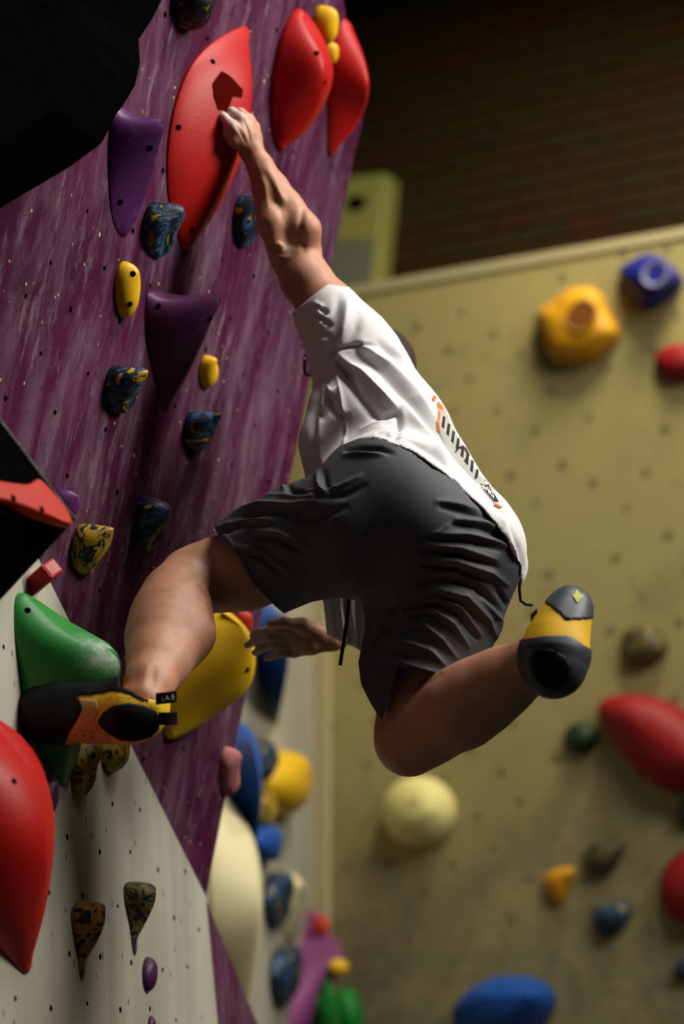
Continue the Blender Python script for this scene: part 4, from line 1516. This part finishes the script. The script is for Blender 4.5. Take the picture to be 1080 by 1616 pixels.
# hanging front of the shirt: a thin cloth sheet seen between the legs
def sheet(name, rows, mat, parent, thick=0.004, nu=24, nv=36):
    """rows: list of pixel polylines (x, y, depth), lofted"""
    R = []
    for rw in rows:
        rw = [P(*q) for q in rw]
        t = np.linspace(0, len(rw) - 1, nu)
        R.append([rw[min(int(a), len(rw) - 2)] * (1 - (a - min(int(a), len(rw) - 2))) + rw[min(int(a), len(rw) - 2) + 1] * (a - min(int(a), len(rw) - 2)) for a in t])
    R = np.array(R)
    t = np.linspace(0, len(R) - 1, nv)
    G = np.array([R[min(int(a), len(R) - 2)] * (1 - (a - min(int(a), len(R) - 2))) + R[min(int(a), len(R) - 2) + 1] * (a - min(int(a), len(R) - 2)) for a in t])
    jj, ii = np.meshgrid(np.arange(nu), np.arange(nv))
    rip = 0.006 * np.sin(jj * 0.55 + ii * 0.05) * (ii / nv) + 0.003 * np.sin(jj * 1.3 + 1)
    G = G + FWD * rip[..., None]
    back = G + FWD * thick
    V = np.vstack([G.reshape(-1, 3), back.reshape(-1, 3)])
    n0 = nu * nv
    Fc = []
    for i in range(nv - 1):
        for j in range(nu - 1):
            a = i * nu + j
            Fc.append([a, a + 1, a + nu + 1, a + nu])
            Fc.append([n0 + a, n0 + a + nu, n0 + a + nu + 1, n0 + a + 1])
    ring_ = [j for j in range(nu)] + [i * nu + nu - 1 for i in range(1, nv)] + [(nv - 1) * nu + j for j in range(nu - 2, -1, -1)] + [i * nu for i in range(nv - 2, 0, -1)]
    for a, b in zip(ring_, ring_[1:] + ring_[:1]):
        Fc.append([a, n0 + a, n0 + b, b])
    return mesh_obj(name, V, Fc, mat, parent, merge=True)


sheet('front_hem', [[(488, 690, 5.13), (540, 680, 5.16), (600, 690, 5.24)], [(490, 800, 5.14), (545, 800, 5.15), (620, 800, 5.20)],
                    [(506, 930, 5.16), (550, 930, 5.15), (610, 920, 5.17)], [(511, 955, 5.165), (550, 960, 5.15), (604, 960, 5.17)],
                    [(516, 1002, 5.17), (560, 1022, 5.15), (600, 1043, 5.16)]], 'white_cotton', shirt_o)

# ---- printed panel on the back of the shirt
dec = [shirt_o]
decal('printed_panel', [[(694, 624), (722, 668), (748, 712), (770, 752), (786, 790), (780, 793), (744, 752), (720, 728), (702, 702), (692, 680), (693, 652), (690, 640)]], dec, 'print_cream', shirt_o, 0.0012)
for pol in ([[(688, 616), (693, 619), (686, 634), (682, 630)], [(697, 632), (712, 640), (706, 646), (694, 646), (690, 636)],
                       [(692, 648), (696, 650), (694, 668), (695, 682), (691, 680), (690, 664)], [(744, 716), (752, 722), (756, 730), (748, 728)], [(782, 793), (794, 800), (790, 802), (780, 797)]]):
    decal('orange_print', [pol], dec, 'print_orange', shirt_o, 0.0022)
strokes = []
for i in range(7):
    x, y = 701 + i * 7.5, 656 + i * 11.5
    strokes.append([(x - 1.5, y), (x + 2.6, y + 2), (x + 0.4, y + 21), (x - 4.0, y + 17)])
for i in range(12):
    x, y = 713 + i * 5.2, 660 + i * 9.4
    strokes.append([(x, y), (x + 6.5, y + 3.5), (x + 5.8, y + 7.0), (x - 0.8, y + 3.4)])
bx_ = [(724, 704), (736, 706), (742, 718), (736, 730), (732, 728), (738, 718), (733, 709), (724, 708), (720, 715), (718, 713)]
strokes.append(bx_)
strokes.append([(752, 740), (757, 738), (754, 754), (749, 757)])
decal('black_print', strokes, dec, 'print_black', shirt_o, 0.0022)['kind'] = 'stuff'
decal('black_label', [[(757, 763), (770, 766), (781, 780), (788, 792), (781, 791), (768, 777)]], dec, 'print_black', shirt_o, 0.0024)


def text_polys(txt, place):
    """letters as polygons: a text curve turned into triangles, its plane coordinates mapped to pixels by place(u, v)"""
    cu_ = bpy.data.curves.new('lettering', 'FONT')
    cu_.body = txt
    cu_.size = 1.0
    to = bpy.data.objects.new('lettering', cu_)
    COL.objects.link(to)
    dg = bpy.context.evaluated_depsgraph_get()
    me = to.evaluated_get(dg).to_mesh()
    w = max((v.co.x for v in me.vertices), default=1)
    out = []
    for pl in me.polygons:
        out.append([place(me.vertices[i].co.x / w, me.vertices[i].co.y) for i in pl.vertices])
    to.evaluated_get(dg).to_mesh_clear()
    bpy.data.objects.remove(to)
    bpy.data.curves.remove(cu_)
    return out


decal('lettering', text_polys('nia', lambda u, v: (766 + u * 14 + v * 3, 773 + u * 14 - v * 9)), dec, 'print_white', shirt_o, 0.0036, 6)

# ---- shorts
so = Solid()
so.chain([(600, 790, 4.93, 0.128), (560, 835, 4.91, 0.130), (470, 858, 4.94, 0.112), (405, 890, 4.97, 0.106), (370, 905, 4.985, 0.100)], 0.04)
so.chain([(715, 885, 4.92, 0.130), (690, 960, 4.905, 0.125), (668, 1030, 4.885, 0.115), (650, 1090, 4.855, 0.105), (640, 1130, 4.835, 0.097)], 0.04)
so.ell(P(612, 795, 4.93), np.eye(3), (0.125, 0.13, 0.135), 0.05)
so.ell(P(715, 870, 4.91), np.eye(3), (0.135, 0.14, 0.125), 0.05)
so.chain([(590, 775, 5.02, 0.11), (660, 810, 5.02, 0.12), (730, 850, 5.0, 0.10)], 0.05)
so.chain([(640, 800, 4.905, 0.115), (672, 850, 4.895, 0.118), (660, 900, 4.90, 0.112)], 0.06)
LEGCUT = [(330, 700), (400, 700), (540, 702), (568, 691), (601, 690), (652, 708), (708, 746), (765, 799), (803, 845), (826, 891), (826, 940), (812, 1000), (786, 1019), (724, 1051), (691, 1067), (660, 1060), (629, 1052), (603, 1138), (585, 1110), (570, 1080), (560, 1000), (500, 990), (456, 977), (425, 945), (400, 925), (378, 885), (344, 845), (330, 800)]


def shorts_post(d, p):
    x, y, dd = pixels(p)
    # flare of the leg between the thighs
    shell = np.maximum(d, -(d + 0.009))
    cut = poly_sd(x, y, LEGCUT) * dd / F
    return np.maximum(shell, cut)


Vq, Qq = nets(so, 0.0036, shorts_post)
cr = lambda pts: [(300 + a / 1.636, 660 + b / 1.636) for a, b in pts]
SHORT_FOLDS = [
    (0.006, 5, cr([(690, 262), (760, 268), (820, 300)])), (-0.006, 5, cr([(680, 275), (750, 285), (825, 318)])),
    (0.006, 5, cr([(640, 300), (720, 300), (800, 320), (840, 345)])), (-0.006, 5, cr([(630, 312), (720, 318), (800, 340)])),
    (0.006, 5, cr([(610, 328), (700, 335), (790, 365)])), (-0.006, 5, cr([(605, 342), (700, 352), (790, 385)])),
    (0.006, 5, cr([(600, 362), (690, 370), (780, 400), (820, 430)])), (-0.006, 5, cr([(600, 378), (690, 388), (780, 425)])),
    (0.008, 6, cr([(575, 458), (640, 440), (715, 460), (770, 520), (790, 570)])), (-0.009, 6, cr([(600, 425), (670, 415), (740, 440), (800, 500)])),
    (0.006, 4, cr([(560, 480), (640, 462), (700, 490), (750, 560)])), (-0.006, 4, cr([(560, 492), (640, 476), (695, 505), (740, 570)])),
    (0.006, 4, cr([(545, 505), (620, 490), (680, 530), (720, 590)])), (-0.006, 4, cr([(545, 517), (620, 504), (675, 545)])),
    (0.005, 4, cr([(530, 535), (600, 530), (650, 570), (690, 620)])), (-0.005, 4, cr([(525, 548), (600, 545), (645, 590)])),
    (0.006, 5, cr([(500, 560), (560, 580), (620, 600), (660, 640)])), (-0.006, 5, cr([(490, 575), (540, 605), (600, 620)])),
    (0.007, 5, cr([(760, 470), (800, 520), (790, 580)])), (-0.006, 5, cr([(790, 440), (830, 500), (825, 540)])),
    (0.008, 6, cr([(90, 250), (180, 222), (260, 225), (330, 215)])), (-0.008, 6, cr([(110, 265), (190, 240), (280, 240)])),
    (0.006, 4, cr([(170, 290), (230, 298), (300, 330)])), (-0.006, 5, cr([(160, 302), (230, 312), (290, 345)])),
    (0.008, 5, cr([(175, 178), (240, 172), (248, 192)])), (-0.008, 5, cr([(250, 172), (262, 190), (300, 196)])),
    (0.007, 5, cr([(330, 140), (332, 170), (345, 190)])), (-0.006, 5, cr([(345, 140), (350, 175), (370, 190)])),
    (0.006, 6, cr([(200, 200), (280, 205), (350, 200)])), (-0.006, 6, cr([(260, 260), (340, 255), (400, 230)])),
    (0.004, 3, cr([(685, 262), (650, 290), (620, 308)])),
    (0.005, 5, cr([(640, 215), (690, 222), (740, 235)])), (-0.006, 5, cr([(650, 228), (700, 240), (760, 262)])),
    (0.006, 4, cr([(60, 290), (130, 262), (200, 262)])), (-0.006, 4, cr([(75, 300), (140, 275), (210, 276)])),
    (0.005, 4, cr([(300, 190), (380, 180), (440, 150)])), (-0.005, 5, cr([(330, 205), (400, 200), (450, 175)])),
    (0.005, 4, cr([(120, 330), (190, 345), (260, 400)])), (-0.005, 4, cr([(130, 345), (190, 362), (240, 410)])),
    (0.005, 4, cr([(270, 470), (330, 430), (400, 400)])), (-0.005, 5, cr([(280, 485), (345, 450), (410, 425)])),
    (0.006, 4, cr([(455, 560), (520, 500), (560, 470)])), (-0.006, 5, cr([(450, 600), (500, 540), (540, 505)])),
    (-0.008, 4, cr([(405, 85), (440, 78), (490, 78), (520, 90)])), (0.006, 4, cr([(400, 95), (440, 92), (500, 95)])),
    (0.004, 2.5, cr([(500, 610), (560, 636), (640, 658), (690, 640)])),
    (0.004, 2.5, cr([(78, 285), (125, 350), (165, 420), (240, 505)])),
]
Vq = folds(Vq, Qq, SHORT_FOLDS)
shorts_o = mesh_fast('shorts', Vq, Qq, 'charcoal_nylon', person)
tag(shorts_o, 'charcoal nylon climbing shorts')
tube('drawstring', [P(551, 940, 4.99), P(549, 965, 4.985), P(545, 1000, 4.985), P(540, 1030, 4.985), P(537, 1050, 4.985)], 0.0042, 'cord_black', shorts_o)
tube('hem_toggle', [P(822, 905, 4.93), P(820, 930, 4.93), P(822, 948, 4.93), P(830, 954, 4.93), P(841, 955, 4.93)], 0.0032, 'cord_black', shorts_o)


# ---- climbing shoes
def zone(solid, off, poly, drange, vox=0.003, thick=0.006):
    def post(d, p):
        x, y, dd = pixels(p)
        shell = np.maximum(d - off, -(d + thick))
        z = poly_sd(x, y, poly) * dd / F
        z = np.maximum(z, dd - drange)
        # soft lip of the rubber
        return np.maximum(shell, z)
    return nets(solid, vox, post)


ls = Solid()
ls.chain([(222, 1128, 4.595, 0.047), (200, 1128, 4.597, 0.050), (150, 1127, 4.625, 0.049), (100, 1126, 4.665, 0.052), (62, 1127, 4.68, 0.044), (48, 1130, 4.685, 0.036)], 0.03)
ls.chain([(232, 1108, 4.615, 0.042), (205, 1107, 4.62, 0.040), (150, 1106, 4.69, 0.034)], 0.03)
COLLAR = [(185, 1040), (260, 1040), (262, 1104), (243, 1105), (226, 1101), (206, 1090), (188, 1084)]


def shoe_post(d, p):
    x, y, dd = pixels(p)
    return np.maximum(d, -poly_sd(x, y, COLLAR) * dd / F)


Vl, Ql = nets(ls, 0.003, shoe_post)
lshoe = mesh_fast('climbing_shoe', Vl, Ql, 'shoe_yellow', person)
tag(lshoe, 'yellow and black climbing shoe standing on the green macro')
TOE = [(-10, 1040), (95, 1060), (150, 1078), (180, 1088), (160, 1095), (121, 1098), (129, 1110), (128, 1124), (120, 1140), (110, 1155), (103, 1174), (96, 1200), (-10, 1200)]
v_, q_ = zone(ls, 0.0028, TOE, 9)
mesh_fast('toe_rubber', v_, q_, 'black_rubber', lshoe)
HEELP = [(153, 1139), (162, 1124), (180, 1113), (205, 1109), (230, 1114), (246, 1122), (253, 1134), (251, 1152), (238, 1164), (214, 1171), (190, 1169), (172, 1160), (160, 1150)]
v_, q_ = zone(ls, 0.003, HEELP, 4.62)
mesh_fast('heel_rubber', v_, q_, 'black_rubber', lshoe)
MID = [(119, 1098), (129, 1110), (128, 1124), (103, 1174), (180, 1174), (160, 1152), (150, 1139), (160, 1124), (172, 1115), (160, 1100)]
v_, q_ = zone(ls, 0.0012, [(122, 1102), (152, 1104), (158, 1122), (150, 1139), (160, 1152), (178, 1168), (176, 1176), (103, 1176), (120, 1141), (129, 1122)], 4.66)
mesh_fast('midsole', v_, q_, 'shoe_tan', lshoe)
COL2 = [(135, 1050), (186, 1050), (190, 1083), (206, 1089), (226, 1101), (240, 1105), (226, 1107), (205, 1096), (185, 1091), (150, 1092)]
v_, q_ = zone(ls, 0.0024, COL2, 9)
mesh_fast('collar', v_, q_, 'black_rubber', lshoe)


def loop(name, a, b, w, mat, parent, bulge):
    """webbing pull loop between two points"""
    a, b = np.asarray(a), np.asarray(b)
    V, Fc = [], []
    n = 9
    for i in range(n):
        t = i / (n - 1)
        c = a + (b - a) * t + bulge * math.sin(math.pi * t) * 0.4
        for q in (-1, 1):
            for z in (-1, 1):
                V.append(c + UPV * (w * q) + FWD * (0.0016 * z))
    for i in range(n - 1):
        o_ = i * 4
        for k_, l_ in ((0, 1), (1, 3), (3, 2), (2, 0)):
            Fc.append([o_ + k_, o_ + l_, o_ + 4 + l_, o_ + 4 + k_])
    Fc += [[0, 2, 3, 1], [n * 4 - 4, n * 4 - 3, n * 4 - 1, n * 4 - 2]]
    return mesh_obj(name, V, Fc, mat, parent, smooth=False, merge=True)


tb = loop('pull_tab', P(246, 1103, 4.555), P(279, 1099, 4.565), 0.011, 'black_rubber', lshoe, -FWD * 0.008)
loop('pull_tab', P(250, 1134, 4.555), P(280, 1134, 4.565), 0.012, 'black_rubber', lshoe, -FWD * 0.010)
decal('lettering', text_polys('LA SPORTIVA', lambda u, v: (166 + u * 66, 1107 - 4.5 * math.sin(math.pi * u) * 0.6 - 5 * (u > 2) + u * 5 - 2 - v * 7.5)), [lshoe], 'shoe_text', lshoe, 0.004, 8)
decal('tab_lettering', text_polys('LA S', lambda u, v: (255 + u * 20, 1107 - u * 4 - v * 11)), [tb], 'grille_metal', lshoe, 0.002, 12)
decal('printed_mark', [[(x, y), (x + 3, y), (x + 3, y + 3), (x, y + 3)] for x, y in ((118, 1160), (129, 1153), (131, 1160), (142, 1155), (143, 1162))], [c for c in person.children_recursive if c.name.startswith('midsole')], 'shoe_text', lshoe, 0.002, 8)

rs = Solid()
rs.chain([(901, 958, 4.605, 0.0385), (892, 980, 4.59, 0.0425), (880, 1010, 4.57, 0.052), (874, 1040, 4.55, 0.0597), (874, 1056, 4.54, 0.050)], 0.03)
rs.chain([(865, 1025, 4.62, 0.048), (890, 985, 4.64, 0.0385)], 0.03)
Vr, Qr = nets(rs, 0.003)
rshoe = mesh_fast('climbing_shoe', Vr, Qr, 'shoe_yellow', person)
tag(rshoe, 'yellow and grey climbing shoe held out behind, sole to the camera')
v_, q_ = zone(rs, 0.003, [(840, 940), (862, 951), (878, 962), (893, 977), (912, 978), (940, 976), (950, 900), (840, 900)], 9)
hr = mesh_fast('heel_rubber', v_, q_, 'grey_rubber', rshoe)
v_, q_ = zone(rs, 0.003, [(800, 1012), (832, 1007), (860, 1003), (892, 1002), (906, 1006), (922, 1018), (945, 1030), (950, 1120), (800, 1120)], 9)
tr_ = mesh_fast('toe_rubber', v_, q_, 'grey_rubber', rshoe)
v_, q_ = zone(rs, 0.0055, [(834, 1040), (845, 1025), (870, 1024), (892, 1035), (902, 1052), (896, 1076), (876, 1090), (850, 1080), (838, 1062)], 4.54)
mesh_fast('sole', v_, q_, 'black_rubber', rshoe)
decal('emblem', [[(911, 930), (916, 936), (922, 940), (916, 945), (912, 951), (908, 945), (904, 939), (908, 936)]], [hr], 'emblem', rshoe, 0.003, 6)
loop('pull_tab', P(838, 978, 4.62), P(848, 968, 4.61), 0.010, 'shoe_text', rshoe, -FWD * 0.008)
decal('pocket_shade_patch', [[(336, 132), (341, 124), (350, 112), (360, 117), (368, 124), (384, 142), (382, 154), (368, 152), (360, 175), (345, 173), (338, 152)]], HOLDS['crescent'], 'pocket_shade', HOLDS['crescent'], 0.002, 6)  # dark patch paints in the shade of the crescent's hollow pocket
